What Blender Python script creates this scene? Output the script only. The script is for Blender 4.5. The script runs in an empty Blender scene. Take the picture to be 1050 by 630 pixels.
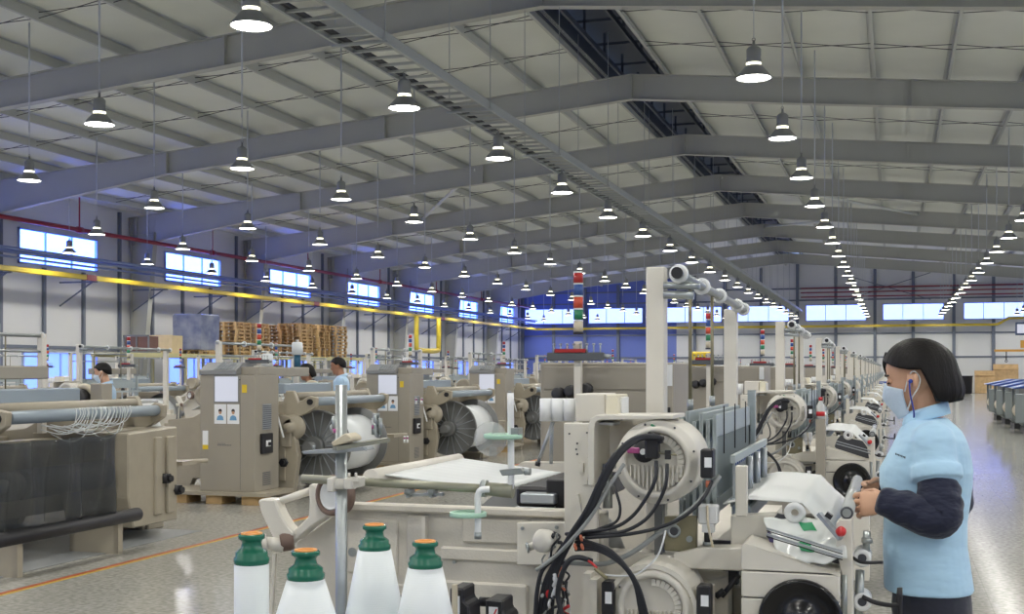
import bpy, bmesh, math, random
from mathutils import Vector, Matrix
PI = math.pi
random.seed(7)
scene = bpy.context.scene
C = scene.collection

# ------------------------------------------------------------------ materials
MATS = {}
def srgb(r, g, b):
    def f(c):
        c /= 255.0
        return c / 12.92 if c <= 0.04045 else ((c + 0.055) / 1.055) ** 2.4
    return (f(r), f(g), f(b), 1.0)

def mat(name, col, rough=0.5, metal=0.0, spec=0.5, noise=0.0, nscale=8.0, bump=0.0, bscale=60.0,
        alpha=1.0, emit=None, estr=0.0, trans=0.0, col2=None, coat=0.0, sheen=0.0):
    if name in MATS: return MATS[name]
    m = bpy.data.materials.new(name); m.use_nodes = True
    nt = m.node_tree; b = nt.nodes['Principled BSDF']
    b.inputs['Base Color'].default_value = col
    b.inputs['Roughness'].default_value = rough
    b.inputs['Metallic'].default_value = metal
    b.inputs['Specular IOR Level'].default_value = spec
    b.inputs['Alpha'].default_value = alpha
    b.inputs['Transmission Weight'].default_value = trans
    b.inputs['Coat Weight'].default_value = coat
    b.inputs['Sheen Weight'].default_value = sheen
    if emit is not None:
        b.inputs['Emission Color'].default_value = emit
        b.inputs['Emission Strength'].default_value = estr
    if noise > 0 or col2 is not None or bump > 0:
        tc = nt.nodes.new('ShaderNodeTexCoord')
    if noise > 0 or col2 is not None:
        n = nt.nodes.new('ShaderNodeTexNoise'); n.inputs['Scale'].default_value = nscale
        n.inputs['Detail'].default_value = 6
        nt.links.new(tc.outputs['Object'], n.inputs['Vector'])
        r = nt.nodes.new('ShaderNodeValToRGB')
        r.color_ramp.elements[0].position = 0.3; r.color_ramp.elements[1].position = 0.7
        c2 = col2 if col2 is not None else tuple(c * (1 - noise) for c in col[:3]) + (1,)
        r.color_ramp.elements[0].color = c2; r.color_ramp.elements[1].color = col
        nt.links.new(n.outputs['Fac'], r.inputs['Fac'])
        nt.links.new(r.outputs['Color'], b.inputs['Base Color'])
    if bump > 0:
        n2 = nt.nodes.new('ShaderNodeTexNoise'); n2.inputs['Scale'].default_value = bscale
        nt.links.new(tc.outputs['Object'], n2.inputs['Vector'])
        bp = nt.nodes.new('ShaderNodeBump'); bp.inputs['Strength'].default_value = bump
        bp.inputs['Distance'].default_value = 0.01
        nt.links.new(n2.outputs['Fac'], bp.inputs['Height'])
        nt.links.new(bp.outputs['Normal'], b.inputs['Normal'])
    MATS[name] = m
    return m

# ------------------------------------------------------------------ mesh builder
class MB:
    """collects shapes in world coordinates; build() links them as one mesh object"""
    def __init__(self, m=None):
        self.bm = bmesh.new(); self.mats = []; self.idx = 0
        if m is not None: self.use(m)
    def use(self, m):
        if m not in self.mats: self.mats.append(m)
        self.idx = self.mats.index(m); return self
    def _faces(self, vs, smooth=False):
        fs = set()
        for v in vs:
            for f in v.link_faces: fs.add(f)
        for f in fs:
            f.material_index = self.idx; f.smooth = smooth
        return fs
    def box(self, c, s, rz=0.0, rx=0.0, ry=0.0, bev=0.0, M=None, seg=1):
        mtx = Matrix.Translation(c) @ Matrix.Rotation(rz, 4, 'Z') @ Matrix.Rotation(ry, 4, 'Y') @ Matrix.Rotation(rx, 4, 'X')
        if M is not None: mtx = M @ mtx
        mtx = mtx @ Matrix.Diagonal((s[0], s[1], s[2], 1))
        r = bmesh.ops.create_cube(self.bm, size=1.0, matrix=mtx)
        self._faces(r['verts'])
        if bev > 0:
            es = list({e for v in r['verts'] for e in v.link_edges})
            r2 = bmesh.ops.bevel(self.bm, geom=es, offset=min(bev, min(s) * 0.45), segments=seg, profile=0.5, affect='EDGES', clamp_overlap=True)
            for f in r2['faces']: f.material_index = self.idx
        return self
    def b2(self, x0, x1, y0, y1, z0, z1, bev=0.0, seg=1):
        return self.box(((x0 + x1) / 2, (y0 + y1) / 2, (z0 + z1) / 2), (abs(x1 - x0), abs(y1 - y0), abs(z1 - z0)), bev=bev, seg=seg)
    def frame(self, p0, p1):
        p0 = Vector(p0); p1 = Vector(p1); d = (p1 - p0)
        z = d.normalized(); a = Vector((0, 0, 1)) if abs(z.z) < 0.95 else Vector((1, 0, 0))
        x = a.cross(z).normalized(); y = z.cross(x)
        return p0, p1, x, y, z, d.length
    def bar(self, p0, p1, w, h, bev=0.0):
        """rectangular bar; w across, h up"""
        p0, p1, x, y, z, L = self.frame(p0, p1)
        M = Matrix((x, y, z)).transposed().to_4x4(); M.translation = (p0 + p1) / 2
        self.box((0, 0, 0), (w, h, L), M=M, bev=bev); return self
    def cyl(self, p0, p1, r0, r1=None, seg=16, cap=True, smooth=True):
        if r1 is None: r1 = r0
        p0, p1, x, y, z, L = self.frame(p0, p1)
        a, b = [], []
        for i in range(seg):
            t = 2 * PI * i / seg; d = x * math.cos(t) + y * math.sin(t)
            a.append(self.bm.verts.new(p0 + d * r0)); b.append(self.bm.verts.new(p1 + d * r1))
        for i in range(seg):
            j = (i + 1) % seg
            f = self.bm.faces.new((a[i], a[j], b[j], b[i])); f.material_index = self.idx; f.smooth = smooth
        if cap:
            f = self.bm.faces.new(a[::-1]); f.material_index = self.idx
            f = self.bm.faces.new(b); f.material_index = self.idx
        return self
    def lathe(self, prof, o, axis=(0, 0, 1), seg=24, smooth=True, cap0=True, cap1=True):
        """prof: list of (r, h) along axis from o"""
        o = Vector(o); p0, p1, x, y, z, L = self.frame(o, o + Vector(axis))
        rings = []
        for r, h in prof:
            ring = []
            for i in range(seg):
                t = 2 * PI * i / seg
                ring.append(self.bm.verts.new(o + z * h + (x * math.cos(t) + y * math.sin(t)) * max(r, 1e-5)))
            rings.append(ring)
        for k in range(len(rings) - 1):
            a, b = rings[k], rings[k + 1]
            for i in range(seg):
                j = (i + 1) % seg
                f = self.bm.faces.new((a[i], a[j], b[j], b[i])); f.material_index = self.idx; f.smooth = smooth
        if cap0:
            f = self.bm.faces.new(rings[0][::-1]); f.material_index = self.idx
        if cap1:
            f = self.bm.faces.new(rings[-1]); f.material_index = self.idx
        return self
    def tube(self, pts, r, seg=8, sub=6, smooth_path=True, r1=None):
        P = [Vector(p) for p in pts]
        if smooth_path and len(P) > 2:
            Q = []
            for i in range(len(P) - 1):
                a = P[max(i - 1, 0)]; b = P[i]; c = P[i + 1]; d = P[min(i + 2, len(P) - 1)]
                for k in range(sub):
                    t = k / sub
                    Q.append(0.5 * ((2 * b) + (c - a) * t + (2 * a - 5 * b + 4 * c - d) * t * t + (-a + 3 * b - 3 * c + d) * t ** 3))
            Q.append(P[-1]); P = Q
        n = len(P); rings = []
        up = Vector((0, 0, 1)); t0 = (P[1] - P[0]).normalized()
        if abs(t0.dot(up)) > 0.9: up = Vector((1, 0, 0))
        x = up.cross(t0).normalized()
        for i in range(n):
            t = (P[min(i + 1, n - 1)] - P[max(i - 1, 0)]).normalized()
            x = (x - t * x.dot(t)).normalized(); y = t.cross(x)
            rr = r if r1 is None else r + (r1 - r) * i / (n - 1)
            rings.append([self.bm.verts.new(P[i] + (x * math.cos(2 * PI * k / seg) + y * math.sin(2 * PI * k / seg)) * rr) for k in range(seg)])
        for a, b in zip(rings, rings[1:]):
            for i in range(seg):
                j = (i + 1) % seg
                f = self.bm.faces.new((a[i], a[j], b[j], b[i])); f.material_index = self.idx; f.smooth = True
        for ring, rev in ((rings[0], True), (rings[-1], False)):
            f = self.bm.faces.new(ring[::-1] if rev else ring); f.material_index = self.idx
        return self
    def prism(self, poly, y0, y1, bev=0.0, axis='Y', seg=1):
        """poly of (x, z) extruded along Y (axis Y), of (y, z) along X (axis X), or (x, y) along Z (axis Z)"""
        def P(a, b, t):
            return {'Y': (a, t, b), 'X': (t, a, b), 'Z': (a, b, t)}[axis]
        a = [self.bm.verts.new(P(p[0], p[1], y0)) for p in poly]
        b = [self.bm.verts.new(P(p[0], p[1], y1)) for p in poly]
        n = len(poly); fs = [self.bm.faces.new(a), self.bm.faces.new(b[::-1])]
        for i in range(n):
            j = (i + 1) % n
            fs.append(self.bm.faces.new((a[j], a[i], b[i], b[j])))
        for f in fs: f.material_index = self.idx
        bmesh.ops.recalc_face_normals(self.bm, faces=fs)
        if bev > 0:
            es = list({e for f in fs for e in f.edges})
            r2 = bmesh.ops.bevel(self.bm, geom=es, offset=bev, segments=seg, profile=0.5, affect='EDGES', clamp_overlap=True)
            for f in r2['faces']: f.material_index = self.idx
        return self
    def loft(self, rings, cap=True, smooth=True):
        """rings: lists of points with equal count"""
        R = [[self.bm.verts.new(p) for p in ring] for ring in rings]
        n = len(R[0])
        fs = []
        for a, b in zip(R, R[1:]):
            for i in range(n):
                j = (i + 1) % n
                f = self.bm.faces.new((a[i], a[j], b[j], b[i])); f.smooth = smooth; fs.append(f)
        if cap:
            fs.append(self.bm.faces.new(R[0][::-1])); fs.append(self.bm.faces.new(R[-1]))
        for f in fs: f.material_index = self.idx
        bmesh.ops.recalc_face_normals(self.bm, faces=fs)
        return self
    def grid(self, fn, nu, nv, thick=0.0, smooth=True):
        """fn(u, v) -> point; optional thickness along the normal"""
        V = [[self.bm.verts.new(fn(i / nu, j / nv)) for j in range(nv + 1)] for i in range(nu + 1)]
        fs = []
        for i in range(nu):
            for j in range(nv):
                f = self.bm.faces.new((V[i][j], V[i + 1][j], V[i + 1][j + 1], V[i][j + 1])); fs.append(f)
        for f in fs: f.material_index = self.idx; f.smooth = smooth
        if thick:
            for f in fs: f.normal_update()
            bmesh.ops.solidify(self.bm, geom=fs, thickness=thick)
            for f in self.bm.faces:
                pass
        return self
    def sph(self, c, r, s=(1, 1, 1), u=16, v=10, M=None):
        mtx = Matrix.Translation(c) @ (M if M is not None else Matrix()) @ Matrix.Diagonal((s[0], s[1], s[2], 1))
        q = bmesh.ops.create_uvsphere(self.bm, u_segments=u, v_segments=v, radius=r, matrix=mtx)
        self._faces(q['verts'], True); return self
    def torus(self, c, R, r, axis=(0, 0, 1), seg=24, sg2=8):
        c = Vector(c); _, _, x, y, z, L = self.frame(c, c + Vector(axis))
        rings = []
        for i in range(seg):
            t = 2 * PI * i / seg; d = x * math.cos(t) + y * math.sin(t)
            rings.append([self.bm.verts.new(c + d * (R + r * math.cos(2 * PI * k / sg2)) + z * r * math.sin(2 * PI * k / sg2)) for k in range(sg2)])
        for i in range(seg):
            a, b = rings[i], rings[(i + 1) % seg]
            for k in range(sg2):
                l = (k + 1) % sg2
                f = self.bm.faces.new((a[k], b[k], b[l], a[l])); f.material_index = self.idx; f.smooth = True
        return self
    def mesh(self, name, o=(0, 0, 0)):
        if o != (0, 0, 0): bmesh.ops.translate(self.bm, verts=self.bm.verts[:], vec=-Vector(o))
        bmesh.ops.recalc_face_normals(self.bm, faces=self.bm.faces[:])
        me = bpy.data.meshes.new(name); self.bm.to_mesh(me); self.bm.free()
        for m in self.mats: me.materials.append(m)
        return me
    def build(self, name, parent=None, o=(0, 0, 0), label=None, cat=None, group=None, kind=None):
        """o: the world point that becomes the object's origin"""
        ob = bpy.data.objects.new(name, self.mesh(name, o)); C.objects.link(ob)
        if parent is not None:
            ob.parent = parent
        else:
            ob.location = o
        tag(ob, label, cat, group, kind)
        return ob

def tag(o, label=None, cat=None, group=None, kind=None):
    if label: o['label'] = label
    if cat: o['category'] = cat
    if group: o['group'] = group
    if kind: o['kind'] = kind
    return o

def thing(name, loc, label, cat, group=None, rz=0.0):
    e = bpy.data.objects.new(name, None); C.objects.link(e)
    e.location = loc; e.rotation_euler = (0, 0, rz); e.empty_display_size = 0.2
    return tag(e, label, cat, group)

def kids(o):
    return [c for c in bpy.data.objects if c.parent is o]

KIDS = {}
def dup(root, loc, rz=None, label=None, group=None, skip=()):
    """a copy of a thing with its parts and sub-parts"""
    r = root.copy(); C.objects.link(r); r.location = loc
    if rz is not None: r.rotation_euler = (0, 0, rz)
    if label: r['label'] = label
    if group: r['group'] = group
    if root not in KIDS: KIDS[root] = [(c, kids(c)) for c in kids(root)]
    for ch, gs in KIDS[root]:
        if ch.name.split('.')[0] in skip: continue
        c = ch.copy(); C.objects.link(c); c.parent = r
        for g in gs:
            d = g.copy(); C.objects.link(d); d.parent = c
    return r

ORD = ['first', 'second', 'third', 'fourth', 'fifth', 'sixth', 'seventh', 'eighth', 'ninth', 'tenth', 'eleventh', 'twelfth',
       'thirteenth', 'fourteenth', 'fifteenth', 'sixteenth', 'seventeenth', 'eighteenth', 'nineteenth', 'twentieth', 'twenty-first', 'twenty-second', 'twenty-third', 'twenty-fourth']

# ------------------------------------------------------------------ camera
CAMH = 1.5
TH = math.radians(17.4)
cam_d = bpy.data.cameras.new('camera'); cam = bpy.data.objects.new('camera', cam_d); C.objects.link(cam)
cam.location = (0, 0, CAMH); cam.rotation_euler = (PI / 2, 0, TH)
cam_d.sensor_width = 36.0; cam_d.lens = 1246 / 1050 * 36.0
cam_d.shift_y = 65 / 1050.0
cam_d.clip_end = 300; cam_d.clip_start = 0.05
scene.camera = cam
scene.view_settings.view_transform = 'Standard'
scene.view_settings.look = 'None'
scene.view_settings.gamma = 1.0
scene.view_settings.use_curve_mapping = False
scene.view_settings.exposure = 0.62
cy = scene.cycles
cy.use_denoising = True
cy.max_bounces = 6; cy.diffuse_bounces = 4; cy.glossy_bounces = 3; cy.transmission_bounces = 4; cy.transparent_max_bounces = 6
cy.caustics_reflective = False; cy.caustics_refractive = False
cy.sample_clamp_indirect = 6.0
w = bpy.data.worlds.new('world'); scene.world = w; w.use_nodes = True
w.node_tree.nodes['Background'].inputs['Color'].default_value = (0.35, 0.5, 0.9, 1)
w.node_tree.nodes['Background'].inputs['Strength'].default_value = 0.6
# ================================================================== the hall
XL, XR, XRIDGE = -26.1, 13.8, -6.15
YB, YF = 85.5, -10.5
ZRIDGE, SLOPE = 8.80, 0.092
def ztop(x): return ZRIDGE - SLOPE * abs(x - XRIDGE)          # top of the rafters
FRAMES = [YF + 8 * k for k in range(1, 12)]

M_roof = mat('roof_liner_sheet', srgb(226, 229, 219), rough=0.45, noise=0.06, nscale=0.8)
M_steel = mat('rafter_grey_paint', srgb(184, 185, 175), rough=0.5, noise=0.05, nscale=1.5)
M_purlin = mat('purlin_galvanised', srgb(188, 191, 184), rough=0.45, metal=0.05)
M_dark = mat('dark_steel', srgb(72, 74, 80), rough=0.5)
M_wall = mat('wall_white_cladding', srgb(218, 219, 216), rough=0.5, noise=0.04, nscale=0.6)
M_wall_tint = mat('wall_blue_daylight_tint', srgb(110, 128, 196), rough=0.45, noise=0.08, nscale=0.5)  # white wall with the blue daylight spill put into its colour
M_girt = mat('wall_post_paint', srgb(112, 120, 132), rough=0.5)
M_pane = mat('window_daylight_pane', srgb(220, 230, 250), rough=0.3, emit=(0.085, 0.17, 1.0, 1), estr=6.5)
M_pane3 = mat('window_end_wall_pane', srgb(220, 230, 250), rough=0.3, emit=(0.17, 0.235, 0.85, 1), estr=2.6)
M_pane2 = mat('window_shaded_pane', srgb(220, 230, 250), rough=0.3, emit=(0.62, 0.76, 1.0, 1), estr=1.5)
M_paneb = mat('window_low_blue_pane', srgb(120, 150, 235), rough=0.3, emit=(0.12, 0.22, 1.0, 1), estr=1.6)
M_frame = mat('window_frame_paint', srgb(176, 194, 232), rough=0.5)
M_red = mat('red_pipe_paint', srgb(150, 40, 52), rough=0.4)
M_yel = mat('yellow_trunking', srgb(214, 190, 60), rough=0.35)
M_pipe = mat('grey_pipe_paint', srgb(140, 156, 196), rough=0.4, metal=0.3)

def floor_mat():
    m = bpy.data.materials.new('terrazzo_floor'); m.use_nodes = True; nt = m.node_tree; b = nt.nodes['Principled BSDF']
    tc = nt.nodes.new('ShaderNodeTexCoord')
    n = nt.nodes.new('ShaderNodeTexNoise'); n.inputs['Scale'].default_value = 26; n.inputs['Detail'].default_value = 4
    n2 = nt.nodes.new('ShaderNodeTexNoise'); n2.inputs['Scale'].default_value = 0.45; n2.inputs['Detail'].default_value = 3
    br = nt.nodes.new('ShaderNodeTexBrick')
    br.offset = 0.0; br.inputs['Scale'].default_value = 1.0
    br.inputs['Brick Width'].default_value = 0.6; br.inputs['Row Height'].default_value = 0.6
    br.inputs['Mortar Size'].default_value = 0.004
    br.inputs['Color1'].default_value = (1, 1, 1, 1); br.inputs['Color2'].default_value = (0.955, 0.955, 0.95, 1); br.inputs['Mortar'].default_value = (0.82, 0.81, 0.8, 1)
    for q in (n, n2, br): nt.links.new(tc.outputs['Object'], q.inputs['Vector'])
    r = nt.nodes.new('ShaderNodeValToRGB')
    r.color_ramp.elements[0].position = 0.35; r.color_ramp.elements[1].position = 0.62
    r.color_ramp.elements[0].color = srgb(150, 149, 142); r.color_ramp.elements[1].color = srgb(182, 181, 174)
    nt.links.new(n.outputs['Fac'], r.inputs['Fac'])
    r2 = nt.nodes.new('ShaderNodeValToRGB')
    r2.color_ramp.elements[0].color = (0.84, 0.84, 0.83, 1); r2.color_ramp.elements[1].color = (1, 1, 1, 1)
    nt.links.new(n2.outputs['Fac'], r2.inputs['Fac'])
    mx = nt.nodes.new('ShaderNodeMix'); mx.data_type = 'RGBA'; mx.blend_type = 'MULTIPLY'; mx.inputs['Factor'].default_value = 1
    nt.links.new(r.outputs['Color'], mx.inputs['A']); nt.links.new(r2.outputs['Color'], mx.inputs['B'])
    mx2 = nt.nodes.new('ShaderNodeMix'); mx2.data_type = 'RGBA'; mx2.blend_type = 'MULTIPLY'; mx2.inputs['Factor'].default_value = 1
    nt.links.new(mx.outputs['Result'], mx2.inputs['A']); nt.links.new(br.outputs['Color'], mx2.inputs['B'])
    nt.links.new(mx2.outputs['Result'], b.inputs['Base Color'])
    rr = nt.nodes.new('ShaderNodeMapRange'); rr.inputs['To Min'].default_value = 0.10; rr.inputs['To Max'].default_value = 0.17
    nt.links.new(n2.outputs['Fac'], rr.inputs['Value']); nt.links.new(rr.outputs['Result'], b.inputs['Roughness'])
    b.inputs['Specular IOR Level'].default_value = 0.12
    return m
M_floor = floor_mat()

def struct(mb, name, label, cat, o=(0, 0, 0)):
    return mb.build(name, None, o, label, cat, None, 'structure')

struct(MB(M_floor).b2(XL - 0.3, XR + 0.3, YF - 0.3, YB + 0.3, -0.2, 0.0), 'floor', 'polished beige terrazzo tile floor of the whole hall', 'floor')

# roof: two slopes of liner sheet with a gap for the ridge vent
g = 0.8
m = MB(M_roof)
for s, xe in ((-1, XL - 0.2), (1, XR + 0.2)):
    x0 = XRIDGE + s * g
    pl = [(x0, ztop(x0) + 0.22), (xe, ztop(xe) + 0.22), (xe, ztop(xe) + 0.30), (x0, ztop(x0) + 0.30)]
    m.prism(pl, YF - 0.2, YB + 0.2)
struct(m, 'ceiling', 'pale grey liner sheets on the underside of the pitched roof', 'ceiling')
# shallow ribs of the sheet, along X, one mesh per bay would add nothing: the seams are the sheet's own pattern
# ridge ventilator
M_vent = mat('ridge_vent_dark_sheet', srgb(66, 72, 84), rough=0.5)
m = MB(M_vent)
for s in (-1, 1):
    m.b2(XRIDGE + s * g, XRIDGE + s * (g + 0.03), YF, YB, ZRIDGE + 0.05, ZRIDGE + 0.55)
m.prism([(XRIDGE - 1.3, ZRIDGE + 0.75), (XRIDGE, ZRIDGE + 0.9), (XRIDGE + 1.3, ZRIDGE + 0.75), (XRIDGE + 1.3, ZRIDGE + 0.8), (XRIDGE, ZRIDGE + 0.95), (XRIDGE - 1.3, ZRIDGE + 0.8)], YF, YB)
y = YF + 1
while y < YB:
    m.b2(XRIDGE - g, XRIDGE + g, y - 0.03, y + 0.03, ZRIDGE + 0.5, ZRIDGE + 0.56)
    for s in (-1, 1): m.b2(XRIDGE + s * 0.45 - 0.03, XRIDGE + s * 0.45 + 0.03, y - 0.03, y + 0.03, ZRIDGE + 0.2, ZRIDGE + 0.8)
    y += 2.0
m.bar((XRIDGE - 0.45, YF, ZRIDGE + 0.25), (XRIDGE - 0.45, YB, ZRIDGE + 0.25), 0.05, 0.12)
m.bar((XRIDGE + 0.45, YF, ZRIDGE + 0.25), (XRIDGE + 0.45, YB, ZRIDGE + 0.25), 0.05, 0.12)
vent = struct(m, 'roof_vent', 'dark open ridge ventilator running along the top of the roof', 'roof vent')

def rafter(y, k):
    m = MB(M_steel)
    for s, xe in ((-1, XL), (1, XR)):
        def dep(t):                                                 # web depth along the slope: deeper at the knee
            return 0.62 if t < 0.66 else 0.62 + (t - 0.66) / 0.34 * 0.42
        T = [0.0, 0.33, 0.66, 1.0]
        top = [(XRIDGE + (xe - XRIDGE) * t, ztop(XRIDGE + (xe - XRIDGE) * t)) for t in T]
        bot = [(x, z - dep(t)) for (x, z), t in zip(top, T)]
        m.prism(top + bot[::-1], y - 0.006, y + 0.006)              # web
        for ln, dz in ((top, -0.012), (bot, 0.0)):
            for (xa, za), (xb, zb) in zip(ln, ln[1:]):
                m.prism([(xa, za + dz), (xb, zb + dz), (xb, zb + dz + 0.014), (xa, za + dz + 0.014)], y - 0.11, y + 0.11)
        for t in (0.33, 0.66, 0.985):                               # stiffeners at the splices
            x = XRIDGE + (xe - XRIDGE) * t
            m.b2(x - 0.02, x + 0.02, y - 0.105, y + 0.105, ztop(x) - dep(t), ztop(x))
    m.b2(XRIDGE - 0.02, XRIDGE + 0.02, y - 0.11, y + 0.11, ZRIDGE - 0.62, ZRIDGE)
    struct(m, 'roof_rafter', 'grey tapered steel roof rafter, %s from the camera' % ORD[k] if k >= 0 else 'grey tapered steel roof rafter overhead at the camera', 'rafter', (XRIDGE, y, ZRIDGE))
vis = [y for y in FRAMES if y > 15]
for y in FRAMES: rafter(y, vis.index(y) if y in vis else -1)

# purlins: Z sections along the hall, one object per line of purlins
i = 0
for s, xe in ((-1, XL), (1, XR)):
    k = 0
    x = XRIDGE + s * 0.85
    while abs(x - XRIDGE) < abs(xe - XRIDGE) - 0.3:
        z = ztop(x); m = MB(M_purlin)
        m.b2(x - 0.004, x + 0.004, YF, YB, z, z + 0.2)
        m.b2(x - 0.004, x + s * 0.065, YF, YB, z, z + 0.006)
        m.b2(x - s * 0.065, x + 0.004, YF, YB, z + 0.194, z + 0.2)
        struct(m, 'roof_purlin', 'galvanised roof purlin, %s from the ridge on the %s slope' % (ORD[k], 'window-side' if s < 0 else 'open-aisle'), 'purlin', (x, 0, z))
        x += s * 1.62; k += 1
# sag rods between purlins, crossing in each bay
bays = list(zip([YF] + FRAMES, FRAMES + [YB]))
for bi, (ya, yb) in enumerate(bays):
    if yb < 14: continue
    m = MB(M_dark)
    for f in (0.33, 0.67):
        y = ya + (yb - ya) * f
        for s, xe in ((-1, XL), (1, XR)):
            x = XRIDGE + s * 0.85
            while abs(x + s * 1.62 - XRIDGE) < abs(xe - XRIDGE) - 0.3:
                for q in (0, 1):
                    a = (x, y, ztop(x) + (0.05 if q else 0.16)); b = (x + s * 1.62, y, ztop(x + s * 1.62) + (0.16 if q else 0.05))
                    m.cyl(a, b, 0.009, seg=5, cap=False)
                x += s * 1.62
    struct(m, 'roof_brace', 'dark thin sag rods tying the purlins in the %s roof bay from the camera' % ORD[max(bi - 2, 0)], 'roof bracing', (XRIDGE, ya, ZRIDGE))
# X wind bracing tubes under the roof in two bays
for n, (ya, yb, xa, xb) in enumerate(((45.5, 53.5, -6.1, 1.0), (53.5, 61.5, 1.0, -6.1), (37.5, 45.5, 4.2, 9.0), (37.5, 45.5, -13, -18))):
    m = MB(M_roof); m.cyl((xa, ya, ztop(xa) - 0.12), (xb, yb, ztop(xb) - 0.12), 0.06, seg=10)
    struct(m, 'roof_strut', ['pale diagonal tube brace under the roof by the ridge', 'pale diagonal tube brace under the far end of the ridge', 'pale diagonal tube brace under the roof over the open aisle', 'pale diagonal tube brace under the window-side roof slope'][n], 'roof bracing', (xa, ya, ztop(xa)))

# columns
for k, y in enumerate(FRAMES):
    for s, xe in ((-1, XL), (1, XR)):
        m = MB(M_steel); z1 = ztop(xe) - 0.06; xi = xe - s * 0.10
        d0, d1 = 0.35, 0.95
        m.prism([(xi, 0), (xi - s * d0, 0), (xi - s * d1, z1), (xi, z1)], y - 0.010, y + 0.010)
        m.prism([(xi - s * d0, 0), (xi - s * (d0 + 0.014), 0), (xi - s * (d1 + 0.014), z1 - 0.5), (xi - s * d1, z1 - 0.5)], y - 0.13, y + 0.13)
        m.b2(xi - 0.01, xi + 0.01, y - 0.13, y + 0.13, 0, z1)
        m.b2(xi - s * d1, xi, y - 0.12, y + 0.12, z1 - 0.55, z1 - 0.53)
        m.b2(xi - s * (d0 + 0.05), xi + s * 0.03, y - 0.16, y + 0.16, 0, 0.03)
        n = len([q for q in FRAMES if 30 < q <= y])
        lab = ('grey tapered steel column on the window wall, %s in view from the camera' % ORD[n - 1]) if s < 0 and n > 0 else 'grey tapered steel column beside the camera, out of the picture'
        struct(m, 'wall_column', lab, 'column', (xi, y, 0))

# ------------------------------------------------------------------ side walls with their windows
WZ0, WZ1 = 4.86, 5.98
def side_wall(name, xw, s, label):
    """s=+1: interior is on the +x side"""
    holes = []
    for (ya, yb) in bays:
        holes.append((ya + 2.1, ya + 6.05, WZ0, WZ1))
    m = MB(M_wall); t = 0.08
    xa, xb = (xw - t, xw) if s > 0 else (xw, xw + t)
    ze = ztop(xw) + 0.22
    y = YF
    m.b2(xa, xb, YF, YB, WZ1, ze)
    m.b2(xa, xb, YF, YB, 2.1, WZ0)
    m.b2(xa, xb, YF, YB, 0, 0.75)
    for (ya, yb, _, _) in holes:
        m.b2(xa, xb, y, ya, WZ0, WZ1); m.b2(xa, xb, y, ya + 0.2, 0.75, 2.1); y = yb
    m.b2(xa, xb, y, YB, WZ0, WZ1); m.b2(xa, xb, y, YB, 0.75, 2.1)
    # shallow joint ribs of the cladding and the girts
    xin = xw + s * 0.03
    yy = YF + 0.35
    struct(m, name, label, 'wall')
    g = MB(M_girt)
    yy = YF + 1.3
    while yy < YB:
        if all(abs(yy - f) > 0.5 for f in FRAMES):
            g.b2(xw, xw + s * 0.09, yy - 0.06, yy + 0.06, 0, WZ0 - 0.06)
            if all(not (h[0] - 0.1 < yy < h[1] + 0.1) for h in holes): g.b2(xw, xw + s * 0.09, yy - 0.06, yy + 0.06, WZ0 - 0.06, ze - 0.1)
        yy += 2.0
    for z in (2.25, 6.2):
        g.b2(xw, xw + s * 0.07, YF, YB, z - 0.05, z + 0.05)
    struct(g, 'wall_framing', 'grey-blue posts and rails standing proud of the %s' % ('window wall' if s > 0 else 'wall behind the open aisle'), 'wall framing', (xw, 0, 0))
    return holes
wn = [0]
def window(x, ya, yb, z0, z1, s, pane, lab, axis='X', mull=3, cat='window'):
    wn[0] += 1
    fr = MB(M_frame); t = 0.05; d = 0.07
    n = mull
    def bx(a0, a1, zz0, zz1, mb, d0, d1):
        if axis == 'X': mb.b2(x + s * d0, x + s * d1, a0, a1, zz0, zz1)
        else: mb.b2(a0, a1, x + s * d0, x + s * d1, zz0, zz1)
    bx(ya, yb, z0, z0 + t, fr, -0.04, d); bx(ya, yb, z1 - t, z1, fr, -0.04, d)
    bx(ya, ya + t, z0, z1, fr, -0.04, d); bx(yb - t, yb, z0, z1, fr, -0.04, d)
    for k in range(1, n):
        yy = ya + (yb - ya) * k / n
        bx(yy - 0.02, yy + 0.02, z0, z1, fr, -0.03, 0.03)
    o = (x, (ya + yb) / 2, z0) if axis == 'X' else ((ya + yb) / 2, x, z0)
    f = fr.build('window_%d' % wn[0], None, o, lab, cat, None, 'structure')
    p = MB(pane); bx(ya + t, yb - t, z0 + t, z1 - t, p, -0.05, -0.035)
    p.build('window_pane', f, o)
    return f
hl = side_wall('wall_left', XL, 1, 'long white clad wall with the high daylight windows')
k = 0
for i, (ya, yb, z0, z1) in enumerate(hl):
    lab = 'bright daylight window high on the side wall, %s from the camera'
    if ya > 30: lab = lab % ORD[k]; k += 1
    else: lab = 'bright daylight window high on the side wall, beside the camera'
    window(XL, ya, yb, z0, z1, 1, M_pane, lab)
k = 0
for i, (ya, yb, z0, z1) in enumerate(hl):
    lab = 'low blue-lit window near the floor of the side wall, %s from the camera'
    if ya > 30: lab = lab % ORD[k]; k += 1
    else: lab = 'low blue-lit window near the floor of the side wall, beside the camera'
    window(XL, ya + 0.2, yb, 0.75, 2.1, 1, M_paneb, lab, mull=4)
hr = side_wall('wall_right', XR, -1, 'white clad wall beyond the open aisle, out of the picture')
for i, (ya, yb, z0, z1) in enumerate(hr):
    window(XR, ya, yb, z0, z1, -1, M_pane2, 'bright daylight window in the wall beyond the open aisle')
    window(XR, ya + 0.2, yb, 0.75, 2.1, -1, M_paneb, 'low blue-lit window in the wall beyond the open aisle')

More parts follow.
